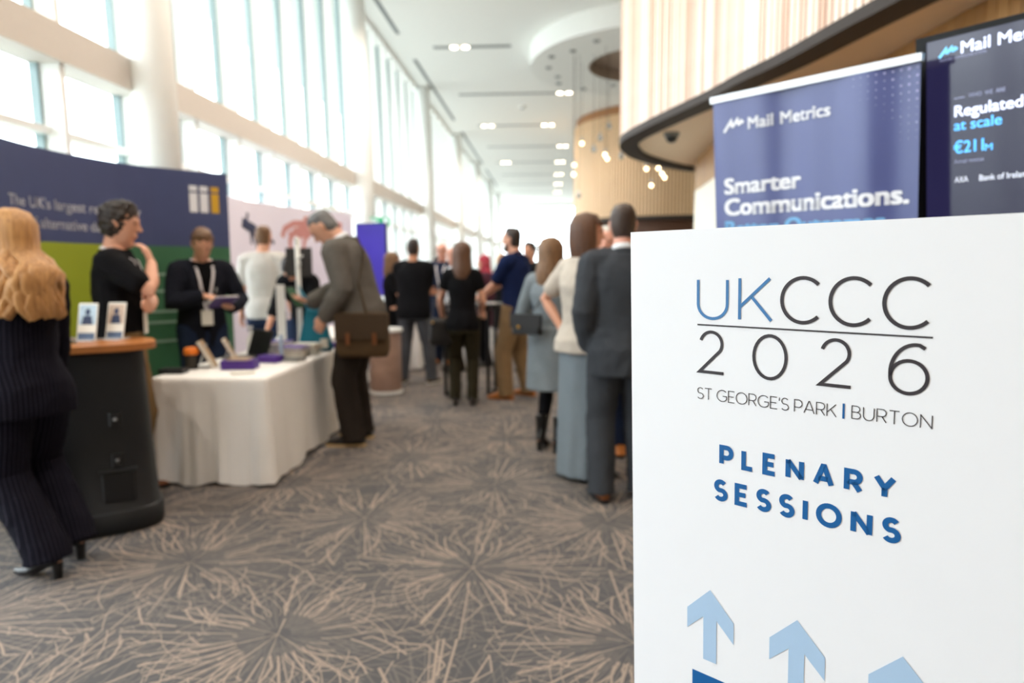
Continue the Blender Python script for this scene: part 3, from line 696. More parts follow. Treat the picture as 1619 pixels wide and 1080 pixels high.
# ================================================================== PEOPLE
HM = [(-.17, .152, .108), (-.12, .160, .114), (-.06, .168, .120), (0, .163, .118), (.12, .148, .108), (.25, .155, .112), (.37, .172, .118), (.44, .168, .105), (.485, .140, .085), (.52, .085, .068), (.555, .060, .060)]
HF = [(-.17, .160, .112), (-.12, .168, .120), (-.06, .175, .126), (0, .162, .114), (.12, .124, .094), (.25, .132, .100), (.36, .150, .118), (.44, .146, .094), (.485, .118, .074), (.52, .075, .060), (.555, .052, .054)]
def rotz(a): return Matrix.Rotation(R(a), 3, 'Z')
def rotx(a): return Matrix.Rotation(R(a), 3, 'X')
class Fig:
    def __init__(s, label, x, y, head, H=1.75, fem=False, lean=0, twist=0, hy=0, hp=0, wl=None, wr=None, el=None, er=None, fl=(-.1, 0, 8, 0), fr=(.1, 0, -8, 0),
                 skin=None, vox=.008, pz=.95, px=0, py=0, cl=18, cr=18, nl=None, nr=None, dec=.6, face=True, dl=None, dr=None, heel=0):
        s.heel = heel
        s.t = thing('person', label, 'person', (x, y, 0), R(head)); s.s = H/1.75; s.fem = fem; s.lean = lean; s.twist = twist; s.skin = skin or SKIN; s.vox = vox; s.dec = dec
        s.T = HF if fem else HM; s.pel = V((px, py, pz)); s.sx = .150 if fem else .180
        s.hj = {}; s.sh = {}; s.elb = {}; s.wr = {}; s.kn = {}; s.an = {}; s.ft = {}; s.curl = {-1: cl, 1: cr}; s.pn = {-1: nl, 1: nr}; s.hd = {-1: dl, 1: dr}
        for sd in (-1, 1):
            s.sh[sd] = s.sp(.462, V((sd*s.sx, 0, 0)))
            w_ = {-1: wl, 1: wr}[sd]; s.wr[sd] = V(w_) if w_ else s.sh[sd]+V((sd*.07, .04, -.515))
            e_ = {-1: el, 1: er}[sd]; s.elb[sd] = s.ik(s.sh[sd], s.wr, sd, .285, .25, V(e_) if e_ else V((sd*.35, -1, -.2)))
            f_ = {-1: fl, 1: fr}[sd]; yaw = f_[2]; lift = f_[3]; fd_ = rotz(yaw) @ V((0, 1, 0))
            s.ft[sd] = (fd_, lift); s.an[sd] = V((f_[0], f_[1], .085+lift+heel)); s.hj[sd] = s.pel+V((sd*.088, 0, -.04))
            s.kn[sd] = s.ik(s.hj[sd], s.an, sd, .43, .41, fd_*1.0+V((0, .3, 0)))
        Rr, p = s.fr(.555); s.hR = Rr @ rotz(hy) @ rotx(-hp); s.hc = p+Rr @ V((0, .012, .02))+s.hR @ V((0, .016, .108))
        s.face = face
        s.body()
    def ik(s, a, D, sd, l1, l2, hint):
        b = D[sd]; d = b-a; L = d.length
        if L > (l1+l2)*.998: b = a+d*((l1+l2)*.998/L); D[sd] = b; d = b-a; L = d.length
        d = d/L; x = (l1*l1-l2*l2+L*L)/(2*L); h = math.sqrt(max(0, l1*l1-x*x)); u = hint-d*hint.dot(d)
        if u.length < 1e-4: u = V((0, 1, 0))
        return a+d*x+u.normalized()*h
    def fr(s, h):
        """frame of the spine at height h over the pelvis, bending forward and twisting gradually"""
        p = V(s.pel); st = .05; z = 0; n = max(1, int(abs(h)/st)); st = h/n
        for i in range(n):
            k = min(1, max(0, (z+st/2)/.3)); p = p+(rotz(s.twist*k) @ rotx(-s.lean*k)) @ V((0, 0, st)); z += st
        k = min(1, max(0, h/.3)); return rotz(s.twist*min(1, max(0, h/.45))) @ rotx(-s.lean*k), p
    def sp(s, h, off=V((0, 0, 0))):
        Rr, p = s.fr(h); return p+Rr @ off
    def dim(s, h):
        T = s.T
        for a, b in zip(T, T[1:]):
            if h <= b[0]: t = max(0, (h-a[0])/(b[0]-a[0])); return a[1]+(b[1]-a[1])*t, a[2]+(b[2]-a[2])*t
        return T[-1][1:]
    def W(s, p):
        """local figure point -> world"""
        return s.t.matrix_basis @ (V(p)*s.s)
    def sc(s, mb): mb.v = [(a*s.s, b*s.s, c*s.s) for a, b, c in mb.v]; return mb
    def torso(s, mb, h0, h1, inf, flare=None, n=20):
        hs = [h0+(h1-h0)*i/10 for i in range(11)]; pts = []; rad = []; sides = []
        for h in hs:
            rx, ry = s.dim(h); f = flare(h) if flare else (0, 0); yo = -.018 if h < .02 and h > -.2 else 0
            pts.append(s.sp(h, V((0, yo, 0)))); rad.append((rx+inf+f[0], ry+inf+f[1]))
        mb.tube(pts, rad, n, rotz(s.twist*.5) @ V((1, 0, 0)), round_=False)
        if h1 > .44:
            for sd in (-1, 1): mb.tube([s.sp(.47, V((sd*.06, 0, 0))), s.sh[sd]+V((0, 0, .0))], [(.072+inf, .06+inf), (.058+inf, .056+inf)], 12)
            if s.fem:
                for sd in (-1, 1): mb.sphere(s.sp(.335, V((sd*.072, .078, 0))), .062+inf, 12, (1, .85, .95))
    def arm(s, mb, sd, inf, to=2.0, start=0.0):
        a, b, c = s.sh[sd], s.elb[sd], s.wr[sd]; k = .88 if s.fem else 1.0
        P = [a, a.lerp(b, .3), a.lerp(b, .7), b, b.lerp(c, .3), b.lerp(c, .7), c]; Q = [.054, .050, .044, .041, .043, .034, .0285]; tt = [0, .3, .7, 1, 1.3, 1.7, 2]
        pts, rad = [], []
        for p, r, t in zip(P, Q, tt):
            if t <= to+1e-6: pts.append(p); rad.append(r*k+inf)
            else:
                t0 = tt[len(pts)-1]; f_ = (to-t0)/(t-t0)
                if f_ > .02: pts.append(pts[-1].lerp(p, f_)); rad.append(rad[-1]+(r*k+inf-rad[-1])*f_)
                break
        mb.tube(pts, rad, 12)
    def hand(s, mb, sd):
        w_, e_ = s.wr[sd], s.elb[sd]; d = V(s.hd[sd]).normalized() if s.hd[sd] else (w_-e_).normalized(); n_ = V(s.pn[sd]) if s.pn[sd] else V((-sd, 0, 0)); n_ = (n_-d*n_.dot(d))
        n_ = n_.normalized() if n_.length > 1e-3 else V((0, 0, -1)); lat = d.cross(n_); k = .9 if s.fem else 1.0
        th = V((0, 1, .3)) if not s.pn[sd] else V((-sd*.5, .5, .8))
        tl = lat if lat.dot(th) > 0 else -lat
        mb.tube([w_-d*.02, w_+d*.03*k, w_+d*.085*k], [(.028*k, .020*k), (.036*k, .017*k), (.042*k, .014*k)], 12, lat)
        cu = s.curl[sd]
        for i, (o, L) in enumerate(((.031, .070), (.011, .080), (-.010, .075), (-.030, .058))):
            p = w_+d*.08*k+tl*o*k; P = [p-d*.02]; q = p; P.append(q)
            for j, f_ in enumerate((.45, .32, .23)):
                a = R(cu*(j+.6)); q = q+(d*math.cos(a)+n_*math.sin(a))*(L*f_*k); P.append(q)
            mb.tube(P, [.0105*k, .0105*k, .0098*k, .009*k, .0078*k], 8)
        p = w_+d*.022*k+tl*.024*k; dd = (d*.7+tl*.62+n_*.35).normalized(); P = [p, p+dd*.042*k]; P.append(P[-1]+(d*.85+tl*.25+n_*.5*(cu/30)).normalized()*.032*k); P.append(P[-1]+(d*.9-tl*.05+n_*.6*(cu/30)).normalized()*.026*k)
        mb.tube(P, [.016*k, .0125*k, .0108*k, .0088*k], 8)
    def leg(s, mb, sd, inf, to=2.0, widen=0.0, n=14):
        a, b, c = s.hj[sd], s.kn[sd], s.an[sd]
        P = [a+V((0, 0, .05)), a.lerp(b, .3), a.lerp(b, .75), b, b.lerp(c, .3), b.lerp(c, .7), c]; Q = [.092, .084, .064, .056, .056, .043, .038]; tt = [0, .3, .75, 1, 1.3, 1.7, 2]
        pts, rad = [], []
        for p, r, t in zip(P, Q, tt):
            if t > to: break
            pts.append(p); rad.append(r+inf+widen*max(0, t-.3))
        return mb.tube(pts, rad, n, round_=inf == 0)
    def foot(s, mb, sd, r=1.0, low=0.0):
        fd_, lift = s.ft[sd]; A = s.an[sd]; lat = V((fd_.y, -fd_.x, 0)); g = lift
        mb.tube([A-fd_*.03+V((0, 0, .0)), A-fd_*.035+V((0, 0, -.045))], [.036*r, .034*r], 10)
        e = s.heel
        mb.tube([A-fd_*.06+V((0, 0, -.05)), A+V((0, 0, -.04-.1*e)), A+fd_*.07+V((0, 0, -.045-.65*e)), A+fd_*.135+V((0, 0, -.058-.97*e)), A+fd_*.18+V((0, 0, -.064-e))], [(.031*r, .033*r), (.035*r, .042*r), (.042*r, .036*r), (.042*r, .024*r), (.030*r, .018*r)], 12, lat)
    def hp_(s, x, y, z): return s.hc+s.hR @ V((x, y, z))
    def body(s):
        mb = MB(); s.torso(mb, -.12, .555, -.004)
        for sd in (-1, 1): s.arm(mb, sd, 0); s.hand(mb, sd); s.leg(mb, sd, 0); s.foot(mb, sd, .7 if s.heel else .88)
        h = s.hp_; side = s.hR @ V((1, 0, 0)); nb = s.sp(.50, V((0, -.012, 0)))
        nr_ = .048 if s.fem else .057
        mb.tube([nb, s.sp(.555, V((0, -.004, 0))), h(0, -.025, -.075), h(0, -.02, -.03)], [nr_+.012, nr_, nr_-.002, nr_-.003], 14)
        k = .94 if s.fem else 1.0
        mb.tube([h(0, .052, -.112), h(0, .036, -.092), h(0, .016, -.055), h(0, .004, 0), h(0, -.004, .05), h(0, -.008, .088), h(0, -.01, .104), h(0, -.01, .111)],
                [(.026*k, .026), (.046*k, .052), (.060*k, .076), (.071*k, .092), (.074*k, .097), (.060*k, .080), (.040, .055), (.012, .018)], 20, side)
        mb.tube([h(0, .091, .022), h(0, .102, -.008), h(0, .110, -.024)], [.008, .0095, .0115], 8); mb.tube([h(-.011, .099, -.027), h(.011, .099, -.027)], [.0075], 8)
        mb.tube([h(-.045, .080, .032), h(0, .094, .034), h(.045, .080, .032)], [.009], 8)
        mb.tube([h(-.020, .080, -.057), h(0, .088, -.055), h(.020, .080, -.057)], [.0065], 8); mb.tube([h(-.016, .078, -.067), h(0, .0855, -.068), h(.016, .078, -.067)], [.0065], 8)
        for sd in (-1, 1): mb.tube([h(sd*.070, -.006, -.028), h(sd*.077, -.012, .0), h(sd*.078, -.016, .022)], [(.007, .012), (.008, .020), (.007, .016)], 8, side)
        solid('body', s.sc(mb), s.skin, s.t, s.vox*s.s, 2, dec=s.dec)
        if s.face:
            for sd in (-1, 1):
                e = MB().sphere(h(sd*.031, .0790, .012), .0075, 10); s.sc(e).build('eye', EYEM, s.t, True)
    # ---------------- clothes
    def make(s, name, mb, m, vox=None, sm=3, disp=.012, dsc=.07, cut=None, dec=.5):
        return solid(name, s.sc(mb), m, s.t, (vox or max(.009, s.vox))*s.s, sm, disp, dsc, cut, dec)
    def top(s, name, m, hem=-.10, sleeve=.62, inf=.016, hi=.535, flare=None, cut=None, disp=.012, cuff=.006):
        mb = MB(); s.torso(mb, hem, hi, inf, flare)
        for sd in (-1, 1): s.arm(mb, sd, inf+cuff, sleeve)
        return s.make(name, mb, m, disp=disp, cut=cut)
    def trousers(s, m, inf=.016, widen=.012, to=2.0, name='trousers', rise=.11):
        mb = MB(); s.torso(mb, -.16, rise, inf-.002)
        for sd in (-1, 1):
            a, b, c = s.hj[sd], s.kn[sd], s.an[sd]; low = c+V((0, 0, -.045))-s.ft[sd][0]*.008
            P = [a+V((0, 0, .05)), a.lerp(b, .3), a.lerp(b, .75), b, b.lerp(c, .4), c, low]; Q = [.094, .088, .070, .062, .056, .050, .052]
            if to < 2: P, Q = P[:4], Q[:4]
            mb.tube(P, [q+inf+widen*i/6 for i, q in enumerate(Q)], 16, round_=False)
        return s.make(name, mb, m)
    def skirt(s, m, z0, z1, r0, r1, name='skirt', ctr=(0, 0), fold=0, ry=.78, top=None):
        mb = MB(); n = 56; rows = 12; vs = []
        for j in range(rows+1):
            t = j/rows; z = z1+(z0-z1)*t
            for i in range(n):
                a = 2*math.pi*i/n; r = (r0+(r1-r0)*t)*(1+fold*t*math.sin(a*9+t)); e = math.sin(min(1, t*5)*math.pi/2)
                vs.append((s.pel.x+ctr[0]*t+r*math.cos(a), s.pel.y-.012+ctr[1]*t+r*ry*math.sin(a), z))
        fs = [(j*n+i, j*n+(i+1) % n, (j+1)*n+(i+1) % n, (j+1)*n+i) for j in range(rows) for i in range(n)]+[tuple(range(n-1, -1, -1)), tuple(rows*n+i for i in range(n))]
        mb.add(vs, fs); return s.make(name, mb, m, disp=.006)
    def shoes(s, m, sole=None, style='shoe', name='shoe'):
        for sd in (-1, 1):
            fd_, lift = s.ft[sd]; A = s.an[sd]; lat = V((fd_.y, -fd_.x, 0)); mb = MB(); s.foot(mb, sd, 1.16)
            if style == 'boot': mb.tube([A+V((0, 0, .10)), A+V((0, 0, .03)), A-fd_*.02+V((0, 0, -.02))], [.050, .048, .046], 12, round_=False)
            o = s.make(name, mb, m, vox=.008, disp=0, dec=.6)
            sb = MB(); out = []
            for a, b in ((-.09, .022), (-.075, .033), (-.02, .034), (.06, .042), (.13, .047), (.185, .034), (.202, .012)): out.append((a, b))
            pl = [A+fd_*a+lat*b for a, b in out]+[A+fd_*a-lat*b for a, b in reversed(out)]
            th = .022; z0 = lift; vs = [V((p.x, p.y, z0)) for p in pl]+[V((p.x, p.y, z0+th)) for p in pl]; n = len(pl)
            sb.add(vs, [tuple(range(n)), tuple(range(2*n-1, n-1, -1))]+[(i, n+i, n+(i+1) % n, (i+1) % n) for i in range(n)])
            s.sc(sb).build('sole', sole or BLACKP, o)
    def heels(s, m, name='heeled_boot', shaft=.16, hh=.06):
        """heeled boots: the ankle sits hh higher, toe on the ground"""
        for sd in (-1, 1):
            fd_, lift = s.ft[sd]; A = s.an[sd]; lat = V((fd_.y, -fd_.x, 0)); mb = MB(); z = lambda k: V((0, 0, k))
            mb.tube([A-fd_*.05+z(-.035), A+fd_*.02+z(-.05), A+fd_*.085+V((0, 0, .034+lift-A.z)), A+fd_*.15+V((0, 0, .022+lift-A.z)), A+fd_*.195+V((0, 0, .018+lift-A.z))], [(.034, .036), (.037, .042), (.042, .028), (.036, .020), (.018, .014)], 12, lat)
            if shaft: mb.tube([A+z(shaft), A+z(.04), A-fd_*.02+z(-.03)], [.054, .046, .044], 12, round_=False)
            o = s.make(name, mb, m, vox=.008, disp=0, dec=.6)
            hb = MB(); B = A-fd_*.055; hb.tube([V((B.x, B.y, A.z-.05)), V((B.x, B.y, lift))], [(.026, .026), (.019, .019)], 10, round_=False); s.sc(hb).build('heel', m, o)
    # ---------------- hair
    def cap(s, mb, inf=0.0, top=.0):
        h = s.hp_; side = s.hR @ V((1, 0, 0))
        mb.tube([h(0, -.052, -.075), h(0, -.042, -.04), h(0, -.030, .0), h(0, -.016, .05), h(0, -.008, .088), h(0, -.008, .107+top), h(0, -.009, .118+top), h(0, -.010, .126+top)],
                [(.050+inf, .036+inf), (.066+inf, .058+inf), (.0755+inf, .078+inf), (.079+inf, .094+inf), (.069+inf, .088+inf), (.055+inf, .073+inf), (.042, .056), (.020, .028)], 22, side, round_=False)
    def hair_short(s, m, inf=0.0, top=0.0, disp=.012, dsc=.03):
        mb = MB(); s.cap(mb, inf, top)
        return s.make('hair', mb, m, vox=.007, disp=disp, dsc=dsc, dec=.7)
    def hair_long(s, m, length=.40, wavy=.0, n=34, thick=.02, span=125, fringe=True, spread=1.0, tip=.6):
        rnd = random.Random(len(bpy.data.objects)); mb = MB(); s.cap(mb, .004, .004)
        for i in range(n):
            a = -span+2*span*i/(n-1)+rnd.uniform(-4, 4); ca, sa = math.cos(R(a)), math.sin(R(a))       # 0 = back, +-90 = sides
            def rp(z, r=1.0): return s.hp_(sa*.088*r, -.012-ca*.102*r, z)
            P = [s.hp_(sa*.02, -.012-ca*.02, .132), s.hp_(sa*.062, -.012-ca*.075, .108), rp(.06, .98), rp(0, 1.0), rp(-.06, 1.0)]
            L = length*(1-.1*rnd.random())*(1 if abs(a) < 100 else .92); down = V((0, 0, -1)); q = P[-1]; k = max(2, int(L/.05)); ph = rnd.uniform(0, 6)
            back = s.hR @ V((sa*.55, -ca, 0)); back.z = 0
            for j in range(k):
                f_ = (j+1)/k; q = q+down*(L/k)+back*((.016*spread if f_ < .45 else -.004)); wv = wavy*math.sin(ph+j*1.15)
                P.append(q+V((wv*ca+.3*wv, wv*sa, 0)))
            rad = [(thick*.6, .010), (thick, .014), (thick*1.05, .015), (thick*1.05, .015), (thick*1.05, .015)]+[(thick*(1.05-(1.05-tip)*(j+1)/k), .014*(1-.5*(j+1)/k)) for j in range(k)]
            mb.tube(P, rad, 8)
        if fringe:
            for i in range(7):
                a = R(-42+14*i); mb.tube([s.hp_(.0, -.0, .131), s.hp_(math.sin(a)*.05, .055, .116), s.hp_(math.sin(a)*.09, .045+.045*math.cos(a), .06)], [(.016, .010), (.018, .010), (.012, .008)], 8)
        return s.sc(mb).build('hair', m, s.t, True)
    # ---------------- small parts
    def front(s, h, x=0.0, inf=.02):
        rx, ry = s.dim(h); k = math.sqrt(max(.05, 1-(x/rx)**2)); return s.sp(h, V((x, ry*k+inf, 0)))
    def lanyard(s, m, low=.10, inf=.028, badge=True):
        for sd in (-1, 1):
            P = [s.sp(.53, V((sd*.045, -.055, 0))), s.sp(.535, V((sd*.075, .0, .012)))]+[s.front(h, sd*x, inf) for h, x in ((.47, .062), (.40, .05), (.30, .034), (.20, .016), (low, .004))]
            a = MB().tube(P, [(.010, .0025)], 6, (1, 0, 0), round_=False); s.sc(a).build('lanyard', m, s.t)
        if badge:
            c = s.front(low, 0, inf+.004); b = MB().box((c.x-.045, c.y-.003, c.z-.12), (c.x+.045, c.y+.003, c.z)); s.sc(b).build('badge', PAPER, s.t)
    def collar(s, m, r=.068, z=.525, hgt=.035, name='collar', tilt=0):
        Rr, p = s.fr(z); mb = MB(); n = 24; vs = []
        for k, (dz, dr) in enumerate(((0, .014), (hgt, .0), (hgt, -.006), (0, .006))):
            for i in range(n):
                a = 2*math.pi*i/n; vs.append(p+Rr @ V(((r+dr)*math.cos(a), (r+dr)*math.sin(a)*.95-.006, dz-.018*math.sin(a))))
        mb.add(vs, [(k*n+i, k*n+(i+1) % n, ((k+1) % 4)*n+(i+1) % n, ((k+1) % 4)*n+i) for k in range(4) for i in range(n)]); return s.sc(mb).build(name, m, s.t, True)
    def band(s, name, m, pts, rad, side=(1, 0, 0)):
        a = MB().tube(pts, [rad], 8, side, round_=False); return s.sc(a).build(name, m, s.t)

NAVYPIN = stripe_fabric('navy_pinstripe_cloth', (16, 16, 26), (66, 62, 74), .018)
BLKT = fabric('black_jersey', (17, 17, 20)); BLKB = fabric('black_blazer_cloth', (27, 29, 38)); GREYT = fabric('pale_grey_jersey', (196, 190, 184), .06); KHAKI = fabric('khaki_twill', (122, 98, 68)); TAN = fabric('tan_chino', (128, 104, 76))
JEAN = fabric('dark_denim', (34, 44, 66)); GJEAN = fabric('grey_denim', (78, 80, 86)); TWEED = tweed('grey_brown_tweed', (58, 58, 57), (124, 117, 110)); DKTR = fabric('charcoal_brown_trouser', (44, 38, 34)); NAVYP = fabric('navy_polo_knit', (22, 34, 70)); NAVYJ = fabric('navy_jacket_cloth', (34, 42, 62))
OLIVE = fabric('dark_olive_cloth', (44, 40, 28)); CHAR = fabric('charcoal_suit_cloth', (60, 63, 68), .1); KNIT = tweed('grey_knit', (96, 106, 112), (150, 158, 164)); SKIRTM = fabric('soft_grey_jersey', (122, 132, 140), .06); CREAMT = fabric('oatmeal_jersey', (192, 182, 170), .06); TIGHT = fabric('black_tights', (20, 19, 23), .05, .1)
LBLK = mat('black_leather', (18, 17, 18), .35, .1, bump=.2); LBRN = mat('brown_leather', (112, 62, 26), .45, .12, bump=.2); LTAN = mat('orange_tan_leather', (166, 98, 38), .5, .12, bump=.2); SUEDE = mat('brown_suede', (84, 66, 48), .9, .15, bump=.3); RUBW = mat('white_rubber', (222, 220, 214), .6); SOLET = mat('tan_sole', (186, 158, 116), .7)
HBLOND = hair_mat('blonde_hair', (122, 72, 32), (228, 174, 110)); HDARK = hair_mat('near_black_hair', (18, 13, 12), (52, 36, 28)); HBROWN = hair_mat('brown_hair', (52, 32, 22), (112, 74, 48)); HMID = hair_mat('mid_brown_hair', (74, 50, 34), (138, 100, 68)); HGREY = hair_mat('grey_flecked_hair', (44, 44, 46), (140, 138, 136)); HWHITE = hair_mat('white_hair', (176, 172, 164), (232, 228, 218)); HOMB = hair_mat('brown_to_blonde_hair', (50, 34, 26), (156, 116, 78))
LANY = mat('white_lanyard', (226, 222, 226), .7); SHIRTW = fabric('white_shirting', (232, 234, 238), .03)
def legs(dx=.1, yaw=8): return (-dx, 0, yaw, 0), (dx, 0, -yaw, 0)

# 1 blonde woman in pinstripes, walking away to the left
f = Fig('woman with long wavy blonde hair in dark pinstripe suit walking past the black counter', -2.40, 3.02, 62, 1.66, True, fl=(-.02, -.13, 18, 0), fr=(.15, -.03, 4, .02), wl=(-.22, .12, .86), wr=(.20, .16, .88), vox=.007, face=False, heel=.05)
f.trousers(NAVYPIN, .022, .036); f.top('jacket', NAVYPIN, -.16, 1.95, .024, .53, lambda h: (.012*max(0, .1-h)*8, .01)); f.heels(LBLK, shaft=.06); f.hair_long(HBLOND, .32, .030, 54, .024, 132, False, 4.0, .9); f.collar(NAVYPIN, .07, .515, .03)
# 2 thinking man
f = Fig('young man in black T-shirt with dark curly hair, hand on chin, behind the black counter', -2.63, 4.10, -70, 1.80, hy=0, hp=6, wr=(.045, .20, 1.405), er=(.5, 1, -.9), wl=(.14, .20, 1.15), el=(-.6, .6, -1), dr=(-.15, -.35, 1), nr=(-.2, -1, -.3), cr=30, dl=(1, .1, .1), nl=(0, -1, 0), vox=.007)
f.top('t_shirt', BLKT, -.12, .72, .018); f.trousers(KHAKI); f.shoes(LBRN); f.hair_short(HDARK, .010, .016, .03, .022); f.lanyard(LANY, .16); f.collar(LANY, .066, .527, .012, 'neck_band')
# 3 note taking man
f = Fig('man in dark blazer and white lanyard looking down, writing in a purple notebook', -2.87, 5.58, -138, 1.75, lean=8, hy=-8, hp=24, wl=(-.15, .27, 1.10), wr=(.05, .25, 1.20), el=(-.8, -.4, -.8), er=(.9, -.4, -.8), dl=(.5, .85, .1), dr=(-.55, .8, -.1), nl=(0, 0, 1), nr=(-.3, 0, -1), cr=32, cl=14, vox=.008)
f.top('t_shirt', BLKT, -.10, .6, .012); f.top('blazer', BLKB, -.17, 1.93, .021, .525, lambda h: (.014, .012), cut=lambda c: c.y > .04 and abs(c.x) < .02+max(0, (c.z-1.0))*.16)
f.trousers(JEAN); f.shoes(LBLK); f.hair_short(HMID, .004, .012, .018); f.lanyard(LANY, .14, .036); f.collar(BLKB, .078, .505, .03)
for sd in (-1, 1): f.band('lapel', BLKB, [f.front(h, sd*x, .036) for h, x in ((.49, .082), (.42, .10), (.34, .088), (.24, .060), (.13, .03))], (.026, .005))
nb = thing('notebook', 'open purple covered notebook held by the writing man', 'notebook', f.W((-.055, .395, 1.155)), R(-118)); nb.rotation_euler = (R(32), 0, R(-120))
PURP = mat('purple_cover', (74, 46, 118), .5, .05)
MB().box((-.105, -.075, -.006), (.105, .075, 0), None, 0, .006).build('cover', PURP, nb); MB().box((-.1, -.07, 0), (-.003, .07, .012)).box((.003, -.07, 0), (.1, .07, .009)).build('pages', PAPER, nb)['kind'] = 'stuff'
pn = thing('pen', 'slim dark pen in the writing man\'s right hand above the notebook', 'pen', f.W((-.02, .335, 1.20)), 0); pn.rotation_euler = (R(28), R(24), 0)
MB().lathe([(.001, -.05), (.0045, -.035), (.0045, .07)], 8).build('barrel', BLACKP, pn); MB().lathe([(.0048, .05), (.0048, .078)], 8).build('clip_cap', CHROME, pn)
# 4 man in pale grey T-shirt
f = Fig('man seen from behind in a pale grey T-shirt and dark jeans by the lavender wall', -3.05, 7.3, 2, 1.87, wl=(-.27, .05, .86), wr=(.27, .0, .88), face=False, vox=.009)
f.top('t_shirt', GREYT, -.12, .7, .022); f.trousers(JEAN); f.shoes(LBLK); f.hair_short(HMID, -.004, -.006, .006)
# 5 bending man in tweed
f = Fig('grey haired man in tweed blazer bending over the white table with a brown satchel', -1.53, 5.5, 84, 1.94, lean=20, hp=26, hy=4, wl=(-.21, .17, .93), wr=(.10, .42, 1.02), el=(-.3, -1, .1), er=(.4, -.8, -.4), dr=(-.2, .9, .25), nr=(0, 0, 1), cl=28, fl=(-.13, .02, 6, 0), fr=(.12, .05, -10, 0), vox=.0075, skin=SKIN)
f.top('shirt', mat('blue_shirting', (110, 140, 190), .8), -.1, .6, .010); f.top('blazer', TWEED, -.20, 1.92, .030, .525, lambda h: (.02*(1 if h < .1 else .4), .022 if h < .1 else .006), cut=lambda c: False); f.trousers(DKTR, .020, .020); f.shoes(LBLK, SOLET); f.hair_short(HGREY, .0, .004); f.collar(SHIRTW, .066, .532, .035, 'shirt_collar'); f.collar(TWEED, .078, .508, .03)
ph = thing('tablet', 'dark tablet with lit edge held out in the bending man\'s right hand', 'tablet', f.W((.07, .53, 1.06))); ph.rotation_euler = (R(60), R(0), R(84)); MB().box((-.075, -.1, -.004), (.075, .1, .004), None, 0, .01).build('casing', BLACKP, ph); MB().box((-.068, -.09, .004), (.068, .09, .0045)).build('screen', mat('tablet_green_screen', (52, 84, 60), .2, .3, emit=.3), ph)
sat = thing('satchel', 'brown canvas satchel hanging at the bending man\'s hip', 'bag', f.W((-.20, -.10, .66)), R(84-78)); SATM = mat('brown_canvas', (78, 58, 34), .85, .15, bump=.4)
def loft_bag(mb, w_, d, h, top=.7, n=24):
    vs = []; rows = 8
    for j in range(rows+1):
        t = j/rows; k = (1-(1-top)*t)*(.86+.14*math.sin(min(1, t*4+.1)*math.pi/2)); dd = (1-.55*t)*(.7+.3*math.sin(min(1, t*3+.2)*math.pi/2))
        for i in range(n):
            a = 2*math.pi*i/n; c_, s_ = math.cos(a), math.sin(a); sx = math.copysign(abs(c_)**.55, c_); sy = math.copysign(abs(s_)**.55, s_)
            vs.append((w_/2*k*sx, d/2*dd*sy+.004*math.sin(i*3+j), h*t))
    mb.add(vs, [(j*n+i, j*n+(i+1) % n, (j+1)*n+(i+1) % n, (j+1)*n+i) for j in range(rows) for i in range(n)]+[tuple(range(n-1, -1, -1)), tuple(rows*n+i for i in range(n))]); return mb
loft_bag(MB(), .42, .15, .34, .95).build('body', SATM, sat, True)
fl_ = MB(); fl_.prism([(-.2, -.005), (.2, -.005), (.2, .012), (-.2, .012)], .14, .335, Matrix.Translation((0, -.085, 0))); fl_.build('flap', mat('dark_brown_canvas', (60, 44, 27), .85, .15, bump=.4), sat)
for sx in (-.1, .1): MB().box((sx-.014, -.1, .1), (sx+.014, -.088, .19)).build('buckle_strap', LBRN, sat)
inv = sat.matrix_basis.inverted(); sp_ = [inv @ f.W(p) for p in ((-.245, -.16, .90), f.sp(.2, V((-.17, -.09, 0))), f.sp(.38, V((-.07, -.165, 0))), f.sp(.50, V((.07, -.105, .02))), f.sp(.535, V((.125, .0, .03))), f.sp(.42, V((.06, .155, 0))), f.sp(.2, V((-.1, .155, 0))), f.sp(.03, V((-.21, .07, 0))), (-.25, -.03, .90))]
MB().tube(sp_, [(.02, .004)], 8, (0, 0, 1), round_=False).build('strap', SATM, sat)
# 6 stooping helper behind the stand
f = Fig('person in black bending over the goods behind the white pole stand, face hidden', -2.42, 6.75, 180, 1.66, True, lean=34, hp=30, wl=(-.26, .40, .86), wr=(.24, .42, .88), vox=.009)
f.top('t_shirt', BLKT, -.1, 1.3, .016); f.trousers(JEAN); f.shoes(LBLK); f.hair_short(HDARK, .006)
# 7 woman in black, profile
f = Fig('long haired woman in black top seen in profile beside the broad man in black', -2.07, 9.0, -70, 1.61, True, wl=(-.2, .25, 1.0), wr=(.24, .2, .90), vox=.01)
f.top('top', BLKT, -.1, .7, .014); f.trousers(BLKT); f.shoes(LBLK); f.hair_long(HOMB, .24, .0, 26)
# 8 man in black T-shirt
f = Fig('broad man seen from behind in black T-shirt, grey jeans and pale trainers', -1.66, 8.4, -6, 1.76, wl=(.10, .21, 1.12), wr=(-.10, .24, 1.14), el=(-1, -.2, -.6), er=(1, -.2, -.6), fl=(-.16, 0, 14, 0), fr=(.2, .02, -14, 0), vox=.009, face=False, skin=SKIN2)
f.top('t_shirt', BLKT, -.15, .85, .030, .535, lambda h: (.02, .01)); f.trousers(GJEAN, .018, .004); f.shoes(SUEDE, RUBW, name='trainer'); f.hair_short(HDARK, -.005, .006, .006)
